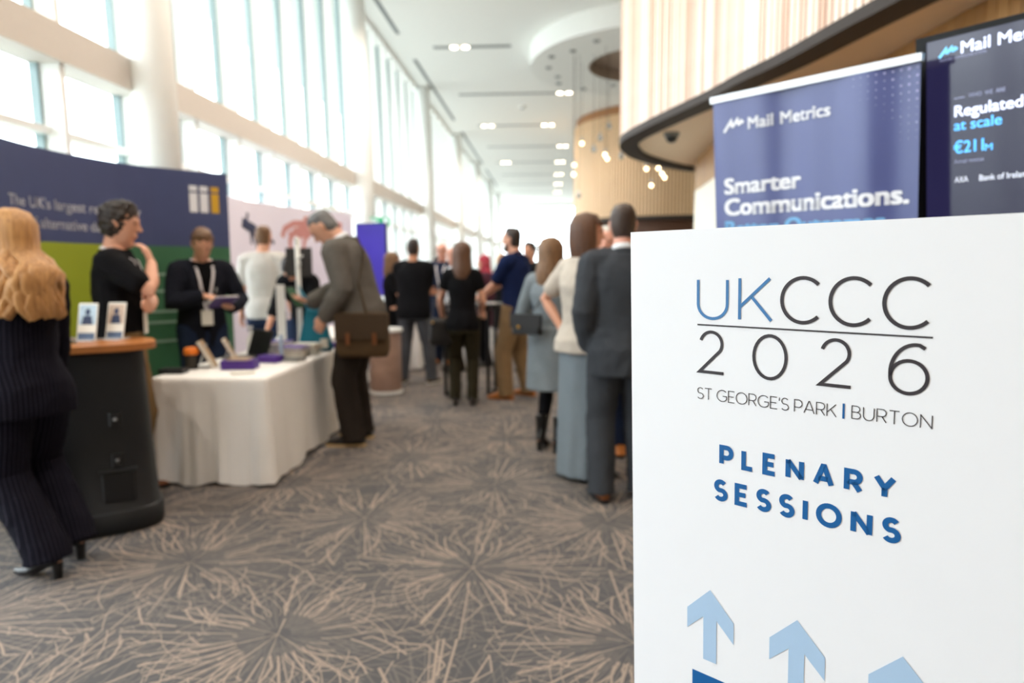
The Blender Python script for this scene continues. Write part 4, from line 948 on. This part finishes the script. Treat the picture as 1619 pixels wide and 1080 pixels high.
# 9 bald man facing, 10 second balding man
f = Fig('bald man with glasses and navy jacket facing us behind the standing group', -1.58, 10.2, 172, 1.78, wl=(-.15, .3, 1.1), wr=(.12, .3, 1.12), vox=.01, skin=SKIN3)
f.top('jacket', NAVYJ, -.15, 1.9, .024); f.trousers(JEAN); f.shoes(LTAN); f.lanyard(LANY, .1, .034)
g = MB()
for sd in (-1, 1): g.tube([f.hp_(sd*.034+.024*math.cos(a*.7854), .096, .012+.02*math.sin(a*.7854)) for a in range(8)], [.003], 6, closed=True)
g.tube([f.hp_(-.012, .1, .016), f.hp_(.012, .1, .016)], [.003], 6); f.sc(g).build('glasses', BLACKP, f.t)
f = Fig('balding pink faced man in pale shirt half hidden by the very long brown hair', -1.29, 9.5, 120, 1.70, vox=.01, skin=SKIN3)
f.top('shirt', SHIRTW, -.12, 1.9, .018); f.trousers(DKTR); f.shoes(LBLK); f.hair_short(HWHITE, -.012, -.03, .004)
# 11 woman from behind with leather bag
f = Fig('woman seen from behind in black with very long brown hair and a leather shoulder bag', -.90, 7.1, 4, 1.66, True, wl=(-.24, .20, .96), wr=(.2, .22, 1.0), el=(-.6, -1, -.3), fl=(-.09, 0, 4, 0), fr=(.10, -.02, -6, 0), vox=.008, face=False, heel=.012)
f.top('top', BLKT, -.13, .45, .018); f.trousers(OLIVE, .016, -.006, 2.0); f.heels(LBLK, 'flat_shoe', 0, .012); f.hair_long(HBROWN, .30, .003, 30, .024, 120, False, .8, .8)
lb = thing('leather_bag', 'black leather shoulder bag on the left arm of the woman in black', 'bag', f.W((-.24, -.02, .66)), .3); loft_bag(MB(), .25, .15, .27, .8).build('body', LBLK, lb, True)
MB().tube([(-.085, 0, .25), (-.07, 0, .42), (-.01, .0, .58), (.05, 0, .42), (.085, 0, .25)], [(.012, .004)], 8, (0, 1, 0), round_=False).build('strap', LBLK, lb)
for sx in (-.085, .085): MB().sphere((sx, -.035, .235), .014, 10).build('stud', mat('gold_metal', (206, 160, 84), .3, metal=1), lb, True)
# 12 hijab, 13 blonde in dress
f = Fig('person in a rose red headscarf among the far group at the tall table', -.93, 10.0, 110, 1.58, True, vox=.01)
f.top('tunic', fabric('plum_cloth', (70, 38, 48)), -.3, 1.9, .03); f.trousers(BLKT); f.shoes(LBLK)
h = MB(); h.tube([f.hp_(0, -.01, .135), f.hp_(0, -.012, .10), f.hp_(0, -.015, .04), f.hp_(0, -.02, -.05), f.sp(.53, V((0, -.01, 0))), f.sp(.46, V((0, -.015, 0))), f.sp(.36, V((0, -.03, 0)))], [(.03, .04), (.072, .088), (.088, .098), (.084, .09), (.1, .09), (.185, .12), (.18, .125)], 18, f.hR @ V((1, 0, 0)))
f.make('headscarf', h, fabric('rose_red_scarf', (176, 70, 86), .3), disp=.02, dsc=.05, cut=lambda c: (V(c)/f.s-f.hp_(0, .09, -.01)).length < .075)
f = Fig('woman with fair hair in a short black dress behind the tall table', -.76, 11.0, -40, 1.62, True, wl=(-.15, .28, 1.05), vox=.01)
f.top('dress_top', BLKT, 0, .6, .014); f.skirt(BLKT, .50, 1.02, .16, .2, 'dress_skirt'); f.shoes(SKIN3, name='nude_shoe'); f.hair_long(HBLOND, .16, .004, 24)
# 14 navy polo
f = Fig('bearded man in navy polo shirt and khaki trousers leaning hands on the tall table', -.36, 7.52, 66, 1.83, wl=(-.13, .37, 1.03), wr=(.05, .44, 1.04), el=(-.6, -.6, -.8), er=(.6, -.6, -.8), dl=(.3, 1, -.1), dr=(-.2, 1, -.1), nl=(0, 0, -1), nr=(0, 0, -1), lean=3, fl=(-.15, .06, 10, 0), fr=(.14, -.06, -10, 0), vox=.008)
f.top('polo_shirt', NAVYP, -.12, .72, .024, .53, lambda h: (.012, .012)); f.trousers(TAN, .024, .008); f.shoes(LTAN, mat('honey_sole', (150, 92, 40), .6)); f.hair_short(HDARK, .0, .01, .01); f.collar(NAVYP, .07, .525, .03)
b_ = MB(); b_.tube([f.hp_(-.056, .03, -.055), f.hp_(-.045, .062, -.09), f.hp_(0, .078, -.105), f.hp_(.045, .062, -.09), f.hp_(.056, .03, -.055)], [(.014, .014), (.018, .02), (.022, .022), (.018, .02), (.014, .014)], 10); f.make('beard', b_, HDARK, .007, 2, .006, .02)
wv = f.wr[-1]; f.band('watch', BLACKP, [wv-(wv-f.elb[-1]).normalized()*.03, wv-(wv-f.elb[-1]).normalized()*.055], .036, (1, 0, 0)); f.lanyard(LANY, .12, .034)
# 15 dark haired person
f = Fig('dark haired person in black seen past the shoulder of the navy polo shirt', -.27, 9.5, 150, 1.75, vox=.01); f.top('top', BLKT, -.1, 1.9, .02); f.trousers(BLKT); f.shoes(LBLK); f.hair_short(HDARK, .006, .01)
# 16 woman in grey knit dress
f = Fig('woman with long brown and blonde hair in grey knit dress, black tights and ankle boots', .0, 5.30, -24, 1.62, True, hy=-14, wl=(-.16, .22, 1.04), wr=(.2, .2, 1.02), el=(-.8, -.5, -.5), vox=.0075, face=False, heel=.05, fl=(-.08, 0, 6, 0), fr=(.09, -.02, -8, 0))
f.top('dress_top', KNIT, -.05, 1.9, .018); f.skirt(KNIT, .52, 1.04, .180, .205, 'dress_skirt', (0, 0), .012)
a = MB()
for sd in (-1, 1): f.leg(a, sd, .006, 2.0)
f.make('tights', a, TIGHT, disp=0); f.heels(LBLK); f.hair_long(HOMB, .32, .004, 34, .022, 120, False, .9, .7)
hb = thing('handbag', 'small black handbag with a metal clasp worn by the woman in grey dress', 'bag', f.W((-.10, -.235, .99)), R(-24)); MB().box((-.12, -.03, 0), (.12, .03, .15), None, 0, .02).build('body', LBLK, hb); MB().box((-.122, -.037, .05), (.122, -.029, .152)).build('flap', mat('soft_black_leather', (28, 26, 27), .4, bump=.2), hb)
MB().sphere((-.05, -.04, .055), .013, 10).build('clasp', mat('gold_metal', (206, 160, 84)), hb, True)
inv = hb.matrix_basis.inverted(); MB().tube([V((-.11, 0, .14))]+[inv @ f.W(p) for p in (f.sp(.2, V((-.10, -.15, 0))), f.sp(.36, V((.03, -.175, 0))), f.sp(.46, V((.11, -.13, 0))), f.sp(.515, V((.13, -.01, .02))), f.sp(.42, V((.1, .15, 0))))], [(.008, .004)], 6, (0, 1, 0), round_=False).build('strap', LBLK, hb)
# 17 woman with bob and long skirt
f = Fig('woman with brown bob in oatmeal T-shirt and long grey skirt, hand on hip', .22, 4.60, -50, 1.74, True, hy=-46, wl=(-.185, -.03, 1.0), el=(-1, -.25, .1), wr=(.2, .2, 1.0), dl=(.6, .5, -.45), nl=(1, .2, -.1), vox=.007)
f.top('t_shirt', CREAMT, -.09, .68, .022, .53, lambda h: (.018, .018) if h < .06 else (.01, .01)); f.skirt(SKIRTM, .03, .93, .170, .178, 'long_skirt', (0, -.02), .05); f.shoes(LBLK); f.hair_long(HBROWN, .10, .002, 34, .022, 118, True, .6, 1.0)
# 18 white haired man
f = Fig('white haired man facing us, mostly hidden behind the charcoal suited man', .43, 5.28, 165, 1.70, fl=(-.12, 0, 6, 0), fr=(.12, .05, -6, 0), wl=(-.1, .3, 1.1), vox=.008, skin=SKIN3)
f.top('jacket', NAVYJ, -.17, 1.9, .026); f.trousers(JEAN); f.shoes(LTAN); f.hair_short(HWHITE, .0, .004)
# 19 man in charcoal suit
f = Fig('man seen from behind in a charcoal suit with brown shoes beside the sign board', .43, 4.17, 4, 1.77, wl=(-.19, .05, .92), el=(-.5, -1, 0), wr=(.27, .05, .87), fl=(-.12, -.02, 10, 0), fr=(.13, .02, -10, 0), vox=.007, face=False, skin=SKIN3, hy=-8)
f.top('shirt', SHIRTW, -.1, 1.0, .010); f.top('suit_jacket', CHAR, -.19, 1.93, .030, .522, lambda h: (.016, .014 if h < .05 else .006)); f.trousers(CHAR, .022, .014); f.shoes(LBRN); f.hair_short(hair_mat('dark_brown_hair', (38, 28, 24), (78, 60, 50)), -.001, .003, .005); f.collar(SHIRTW, .064, .53, .036, 'shirt_collar'); f.collar(CHAR, .078, .50, .036)
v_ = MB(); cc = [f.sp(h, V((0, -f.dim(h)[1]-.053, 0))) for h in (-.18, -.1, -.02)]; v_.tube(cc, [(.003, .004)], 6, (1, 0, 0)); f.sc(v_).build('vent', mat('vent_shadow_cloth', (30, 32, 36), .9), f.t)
# two more in the far group
f = Fig('dark haired woman partly hidden beside the broad man in black T-shirt', -1.78, 11.2, 150, 1.60, True, vox=.011); f.top('top', NAVYJ, -.1, 1.9, .02); f.trousers(BLKT); f.shoes(LBLK); f.hair_long(HDARK, .14, 0, 22)
f = Fig('far person in a pale top between the headscarf and the polo shirted man', -.62, 13.5, 170, 1.62, vox=.011); f.top('shirt', GREYT, -.1, 1.9, .02); f.trousers(JEAN); f.shoes(LBLK); f.hair_short(HMID, .0)

# ================================================================== COUNTER, TABLES AND GOODS
# black case counter with a wooden top
pd = thing('case_counter', 'black moulded transport case used as counter, with an orange brown wooden top', 'counter', (-2.50, 3.60, 0), R(36))
def stadium(w_, d, n=10, e=.6):
    out = []
    for i in range(4*n):
        a = 2*math.pi*i/(4*n); c_, s_ = math.cos(a), math.sin(a); out.append((w_/2*math.copysign(abs(c_)**e, c_), d/2*math.copysign(abs(s_)**e, s_)))
    return out
CASEM = mat('black_moulded_shell', (20, 22, 25), .5, .12, bump=.15, bscale=150)
mb = MB(); secs = [(0, .63, .46), (.02, .65, .48), (.11, .65, .48), (.125, .615, .445), (.5, .575, .405), (.96, .535, .37), (.98, .535, .37)]; vs = []
for z, w_, d in secs: vs += [(x, y, z) for x, y in stadium(w_, d)]
n = 40; mb.add(vs, [(j*n+i, j*n+(i+1) % n, (j+1)*n+(i+1) % n, (j+1)*n+i) for j in range(len(secs)-1) for i in range(n)]+[tuple(range(n-1, -1, -1)), tuple((len(secs)-1)*n+i for i in range(n))]); mb.build('shell', CASEM, pd, True)
MB().prism(stadium(.66, .47), .98, 1.015).build('wooden_top', mat('orange_brown_wood', (178, 112, 58), .35, .12, 6, 0, 60, 0, .5, (1, 8, 8)), pd)
band_ = MB(); st_ = stadium(.63, .46); band_.tube([(x*.99, y*.99, .118) for x, y in st_], [.006], 6, closed=True, side=(0, 0, 1)); band_.build('seam_band', mat('dark_trim', (52, 54, 58), .4), pd)
for x, z in ((.10, .62), (.10, .40)):
    l_ = MB().box((x-.03, -.232+.03*z, z-.035), (x+.03, -.205+.03*z, z+.035), None, 0, .01).build('latch_plate', BLACKP, pd); MB().sphere((x, -.234+.03*z, z), .010, 10).build('latch_button', CHROME, l_, True)
MB().box((.01, -.226, .34), (.19, -.205, .352)).build('handle_lip', mat('dark_trim', (52, 54, 58)), pd)
MB().box((.02, -.223, .18), (.18, -.205, .33), None, 0, .008).build('handle_recess', BLACKP, pd)
def leaflet(label, x, y, rz, col, size=(.105, .21), tilt=14, img=True):
    t = thing('leaflet', label, 'leaflet', (x, y, 1.017), rz, 'leaflets standing on the black counter'); M4 = Matrix.Rotation(R(-tilt), 4, 'X'); w_, h = size
    MB().box((-w_/2, -.003, 0), (w_/2, .003, h), M4).build('sheet', PAPER, t)
    def fl2(u, v): return M4 @ V((u, -.0036, v))
    def rect(nm, x0, z0, x1, z1, m): MB().add([fl2(x0, z0), fl2(x1, z0), fl2(x1, z1), fl2(x0, z1)], [(0, 1, 2, 3)]).build(nm, m, t)
    rect('picture', -w_/2+.006, h*.42, w_/2-.006, h*.95, col); rect('blue_strip', -w_/2+.006, h*.03, w_/2-.006, h*.2, mat('strip_grey_blue', (86, 104, 134), .6))
    b_ = MB(); b_.add([M4 @ V(p) for p in ((-.03, -.004, h*.42), (.03, -.004, h*.42), (.022, -.004, h*.66), (-.022, -.004, h*.66))], [(0, 1, 2, 3)]); b_.add([M4 @ V((.014*math.cos(i*.5236), -.004, h*.76+.02*math.sin(i*.5236))) for i in range(12)], [tuple(range(12))]); b_.build('figure_print', mat('print_dark_blue', (48, 60, 92), .6), t)
    MB().box((-w_/2-.004, -.045, -.001), (w_/2+.004, .06, .006)).build('stand_foot', mat('clear_acrylic', (214, 220, 224), .1, 0, spec=.7), t)
    return t
leaflet('leaflet with pale blue picture on the black counter, front one of the pair', -2.57, 3.70, R(4), mat('picture_pale_blue', (178, 200, 216), .6, .2, 40))
leaflet('leaflet with warm toned picture on the black counter, right of its blue neighbour', -2.46, 3.78, R(-2), mat('picture_warm', (198, 176, 158), .6, .25, 40))
leaflet('leaflet with green edge on the black counter, half hidden by blonde hair', -2.68, 3.60, R(8), mat('picture_green', (120, 168, 120), .6, .2, 40), (.1, .15))
t = thing('glint', 'small clear glass paperweight added on the edge of the wooden top', 'glint', (-2.56, 3.56, 1.015)); MB().lathe([(.025, 0), (.03, .01), (.026, .028), (.012, .034)], 18).build('dome', CLEAR, t, True); MB().lathe([(.031, 0), (.031, .004)], 18).build('base', CHROME, t)  # glass piece added to stand for a white glint on the counter

def draped_table(label, x0, y0, x1, y1, h, rz, seed, tilt=.06):
    cx, cy = (x0+x1)/2, (y0+y1)/2; t = thing('draped_table', label, 'table', (cx, cy, 0), rz); w_, d = (x1-x0)/2, (y1-y0)/2; rnd = random.Random(seed)
    P = []; N = 36
    for (a, b), (c_, e) in (((-w_, -d), (w_, -d)), ((w_, -d), (w_, d)), ((w_, d), (-w_, d)), ((-w_, d), (-w_, -d))):
        for i in range(N): P.append((a+(c_-a)*i/N, b+(e-b)*i/N))
    n = len(P); mb = MB(); vs = []; lv = [0, .012, .05, .15, .3, .5, .75, 1.0]; ph = [rnd.uniform(0, 6) for _ in range(6)]
    for j, f_ in enumerate(lv):
        z = h-f_*(h-.025)-(.008 if j else 0)
        for i, (x, y) in enumerate(P):
            nx = max(-1, min(1, (x/w_)**7 if abs(x) <= w_ else x/w_)); ny = max(-1, min(1, (y/d)**7)); corner = abs(nx*ny)
            nn = V((nx, ny)); nn = nn.normalized() if nn.length > .01 else V((0, 0))
            s_ = i/n*2*math.pi; fold = (math.sin(s_*13+ph[0])+.6*math.sin(s_*23+ph[1])+.5*math.sin(s_*37+ph[2]))*.012*f_
            o = (.004 if j == 0 else .012)+tilt*f_*(.35+.9*corner)+fold
            vs.append((x+nn.x*o, y+nn.y*o, z+(.012*math.sin(s_*9) if j == len(lv)-1 else 0)))
    mb.add(vs, [(j*n+i, (j+1)*n+i, (j+1)*n+(i+1) % n, j*n+(i+1) % n) for j in range(len(lv)-1) for i in range(n)]+[tuple(range(n))])
    mb.build('tablecloth', CLOTH, t, True).data.polygons[-1].use_smooth = False
    MB().box((-w_+.01, -d+.01, h-.04), (w_-.01, d-.01, h-.006)).build('tabletop', mat('table_board', (190, 180, 165), .6), t)
    for sx in (-1, 1):
        for sy in (-1, 1): MB().tube([(sx*(w_-.08), sy*(d-.1), 0), (sx*(w_-.08), sy*(d-.1), h-.04)], [.014], 8, round_=False).build('leg', DARKM, t)
    return t
CLOTH = mat('white_table_linen', (243, 240, 237), .85, .03, 5, .25, 9)
TZ = .71
draped_table('long table under a white cloth spread with books and purple boxes', -2.60, 4.32, -1.86, 6.15, TZ, R(1.5), 1)
draped_table('second white clothed table beyond the long table, by the lavender wall', -2.85, 7.0, -2.28, 8.4, TZ, R(3), 2)
draped_table('far white clothed table glimpsed between the legs of the standing group', -2.45, 9.55, -1.85, 10.15, TZ, 0, 3)
def book(label, x, y, z, w_, d, h, rz, cover, group=None, name='book'):
    t = thing(name, label, 'book', (x, y, z), rz, group)
    MB().box((-w_/2, -d/2, 0), (w_/2, d/2, h*.12)).box((-w_/2, -d/2, h*.88), (w_/2, d/2, h)).box((-w_/2, -d/2, 0), (-w_/2+.004, d/2, h)).build('cover', cover, t)
    MB().box((-w_/2+.004, -d/2+.004, h*.12), (w_/2-.004, d/2-.004, h*.88)).build('pages', PAPER, t); return t
def box_(name, label, cat, x, y, z, w_, d, h, rz, m, lidm=None):
    t = thing(name, label, cat, (x, y, z), rz); MB().box((-w_/2, -d/2, 0), (w_/2, d/2, h*.7), None, 0, .004).build('body', m, t); MB().box((-w_/2-.002, -d/2-.002, h*.7), (w_/2+.002, d/2+.002, h), None, 0, .004).build('lid', lidm or m, t); return t
T0 = TZ+.003
PURPB = mat('purple_print', (78, 46, 136), .5, .08); TEAL = mat('teal_print', (20, 124, 150), .6, .1, bump=.2); CHARB = mat('charcoal_cover', (40, 42, 46), .5); TANB = mat('tan_cover', (176, 148, 116), .6)
t = thing('pen_pot', 'black mesh pen pot with an orange top on the white table', 'pot', (-2.52, 4.72, T0))
pm = MB()
for i in range(20): a = 2*math.pi*i/20; pm.tube([(.042*math.cos(a), .042*math.sin(a), 0), (.042*math.cos(a+.5), .042*math.sin(a+.5), .10)], [.0022], 4, round_=False); pm.tube([(.042*math.cos(a), .042*math.sin(a), 0), (.042*math.cos(a-.5), .042*math.sin(a-.5), .10)], [.0022], 4, round_=False)
pm.build('wire_mesh', DARKM, t)['kind'] = 'stuff'; MB().lathe([(.044, 0), (.044, .008)], 20).build('base', DARKM, t)
MB().lathe([(.038, .012), (.038, .1)], 20).build('inner_cup', mat('tin_grey', (120, 110, 96), .4), t); MB().lathe([(.046, .10), (.05, .115), (.046, .142), (.03, .152)], 20).build('top', mat('bright_orange', (236, 122, 30), .5), t, True)
def easel_book(label, x, y, rz):
    t = thing('tilted_book', label, 'book', (x, y, T0), rz, 'books leaning on small stands'); M4 = Matrix.Rotation(R(-28), 4, 'Y')
    MB().box((-.008, -.07, 0), (.010, .07, .21), M4).build('pages', PAPER, t); MB().box((-.012, -.072, 0), (-.008, .072, .212), M4).box((.010, -.072, 0), (.014, .072, .212), M4).build('cover', TANB, t)
    MB().box((-.11, -.03, 0), (.03, .03, .006)).box((-.105, -.03, 0), (-.099, .03, .14), Matrix.Rotation(R(18), 4, 'Y')).build('stand', mat('clear_acrylic', (214, 220, 224)), t)
easel_book('cream book tilted on a little stand just right of the orange topped pot', -2.40, 4.82, R(20)); easel_book('cream book tilted on a little stand, farther from the orange topped pot', -2.30, 4.98, R(24))
box_('card_tray', 'flat black tray at the left end of the white table', 'tray', -2.54, 4.52, T0, .16, .11, .03, R(5), BLACKP)
box_('purple_case', 'long purple carton near the front corner of the white table', 'box', -2.18, 4.74, T0, .23, .13, .06, R(6), PURPB)
book('thin white paperback lying at the front edge of the white table', -2.06, 4.52, T0, .15, .10, .008, R(30), PAPER)
book('cream paperback lying on top of the long purple carton', -2.18, 4.74, T0+.06, .15, .105, .014, R(3), TANB)
lt = thing('laptop', 'dark laptop standing open on the white table', 'laptop', (-2.38, 5.24, T0), R(-40)); MB().box((-.16, -.11, 0), (.16, .11, .016), None, 0, .006).build('base', CHROME, lt); M4 = Matrix.Translation((0, .11, .016)) @ Matrix.Rotation(R(-18), 4, 'X'); MB().box((-.16, -.004, 0), (.16, .004, .21), M4).build('lid', mat('dark_grey_shell', (58, 56, 56), .4), lt); MB().box((-.15, -.0055, .01), (.15, -.004, .2), M4).build('screen', BLACKP, lt); MB().box((-.14, -.05, .016), (.14, .09, .0175)).build('keyboard', BLACKP, lt)
box_('purple_box', 'small purple carton lying beside the open laptop', 'box', -2.10, 5.08, T0, .16, .11, .05, R(-12), PURPB)
rr = random.Random(5); cols = [CHARB, TANB, PAPER, mat('violet_cover', (106, 78, 160), .5), CHARB, PAPER]
stacks = [(-2.04, 5.38, 4, 'nearest pile'), (-2.28, 5.52, 3, 'middle pile'), (-2.0, 5.57, 5, 'far pile by the table edge'), (-2.28, 5.74, 4, 'farthest pile')]
pos = ['lowest', 'second', 'third', 'fourth', 'topmost']
cn = ['charcoal', 'tan', 'white', 'violet', 'charcoal', 'white']
for i, (x, y, n_, nm) in enumerate(stacks):
    z = T0
    for k in range(n_):
        h = rr.choice((.014, .02, .026)); c_ = (i*2+k) % 6
        book('%s book, %s of the %s on the white table' % (cn[c_], pos[k], nm), x+rr.uniform(-.012, .012), y+rr.uniform(-.01, .01), z, .21, .15, h, R(rr.uniform(-14, 14)), cols[c_], 'book piles on the white table'); z += h
book('flat dark book lying alone at the long edge of the white table', -1.97, 5.14, T0, .2, .13, .016, R(-15), CHARB)
box_('purple_carton', 'purple carton at the far edge of the table before the bending man', 'box', -1.96, 6.04, T0, .18, .1, .045, R(10), PURPB)
t = thing('pump_bottle', 'white pump bottle standing at the back of the white table', 'bottle', (-2.48, 5.62, T0)); MB().lathe([(.034, 0), (.037, .01), (.037, .12), (.018, .15), (.016, .165)], 20).build('body', WHITE, t, True); MB().lathe([(.018, .165), (.018, .185), (.006, .188), (.006, .215)], 14).build('collar', WHITE, t); MB().box((-.012, -.05, .212), (.012, .012, .226)).build('spout', WHITE, t)
t = thing('acrylic_holder', 'upright clear acrylic card holder by the purple carton', 'holder', (-2.07, 5.22, T0), R(15)); MB().box((-.012, -.04, .004), (.012, .04, .19)).build('card', mat('pale_blue_card', (176, 196, 220), .4), t); MB().box((-.04, -.05, 0), (.04, .05, .006)).build('foot', mat('clear_acrylic', (214, 220, 224)), t)
# white pole stand with dark panel, and a teal tote hanging on it
t = thing('pole_stand', 'white table top pole stand carrying a square dark panel', 'display stand', (-2.21, 6.02, T0))
MB().lathe([(.09, 0), (.09, .012), (.02, .02)], 20).build('foot', WHITE, t); MB().tube([(0, 0, .01), (0, 0, .97)], [.022], 12, round_=False).build('pole', WHITE, t, True)
MB().box((-.115, .02, .63), (.115, .036, .88)).build('panel', mat('dark_grey_panel', (50, 48, 48), .5), t)
for z, a in ((.78, .5), (.70, .9), (.90, 1.3)): MB().tube([(0, -.01, z), (.08*math.cos(a), -.08, z+.06*math.sin(a))], [.010], 8).build('arm', WHITE, t)
t2 = thing('white_panel_stand', 'slim white upright panel beside the pole stand', 'display stand', (-2.36, 5.98, T0), R(10)); MB().box((-.035, -.01, .01), (.035, .01, .56)).build('panel', WHITE, t2); MB().box((-.06, -.06, 0), (.06, .06, .012)).build('foot', WHITE, t2)
tb = thing('tote_bag', 'teal tote bag slumped on the white table below the dark panel', 'bag', (-2.0, 5.80, T0), R(12)); mb = loft_bag(MB(), .31, .15, .36, .45); mb.build('body', TEAL, tb, True)
for sy in (-.02, .02): MB().tube([(-.05, sy, .33), (-.11, sy+.05, .48), (-.14, .12+sy*.5, .55), (-.08, sy+.05, .46), (.02, sy, .33)], [(.010, .003)], 6, (0, 1, 0), round_=False).build('handle', TEAL, tb)
MB().box((.05, -.087, .03), (.11, -.079, .11)).build('white_tag', PAPER, tb)

def tall_table(label, x, y, rz):
    t = thing('tall_table', label, 'table', (x, y, 0), rz); MB().lathe([(.38, .985), (.39, .995), (.39, 1.015), (.385, 1.02)], 36).build('tabletop', mat('dark_table_top', (46, 42, 42), .4), t)
    for sx in (-.24, .24):
        f_ = MB(); f_.tube([(sx, -.24, .97), (sx, -.24, .018), (sx, .24, .018), (sx, .24, .97), (sx, -.24, .97)], [.021], 8, (1, 0, 0), round_=False); f_.build('frame_loop', DARKM, t)
    MB().box((-.24, -.015, .96), (.24, .015, .985)).build('cross_bar', DARKM, t); return t
tall_table('black tall round table on a loop frame, at the navy polo man\'s hands', -.90, 7.82, R(-5))
for i, (lb_, x, y, rz) in enumerate((('loose white sheet of paper under the polo man\'s hands', -.70, 7.70, .2),)):
    t = thing('paper_sheet', lb_, 'paper', (x, y, 1.021), rz); MB().box((-.09, -.125, 0), (.09, .125, .002)).build('sheet', PAPER, t); MB().box((-.07, -.1, .002), (.07, .1, .0024)).build('print', mat('print_pale_grey', (196, 196, 200), .7, .2, 60), t)
t = thing('paper_cup', 'white paper cup on the tall table', 'cup', (-.98, 7.72, 1.02)); MB().lathe([(.03, 0), (.04, .1), (.042, .102)], 18).build('cup', PAPER, t, True); MB().lathe([(.043, .1), (.043, .108), (.036, .114)], 18).build('lid', WHITE, t)
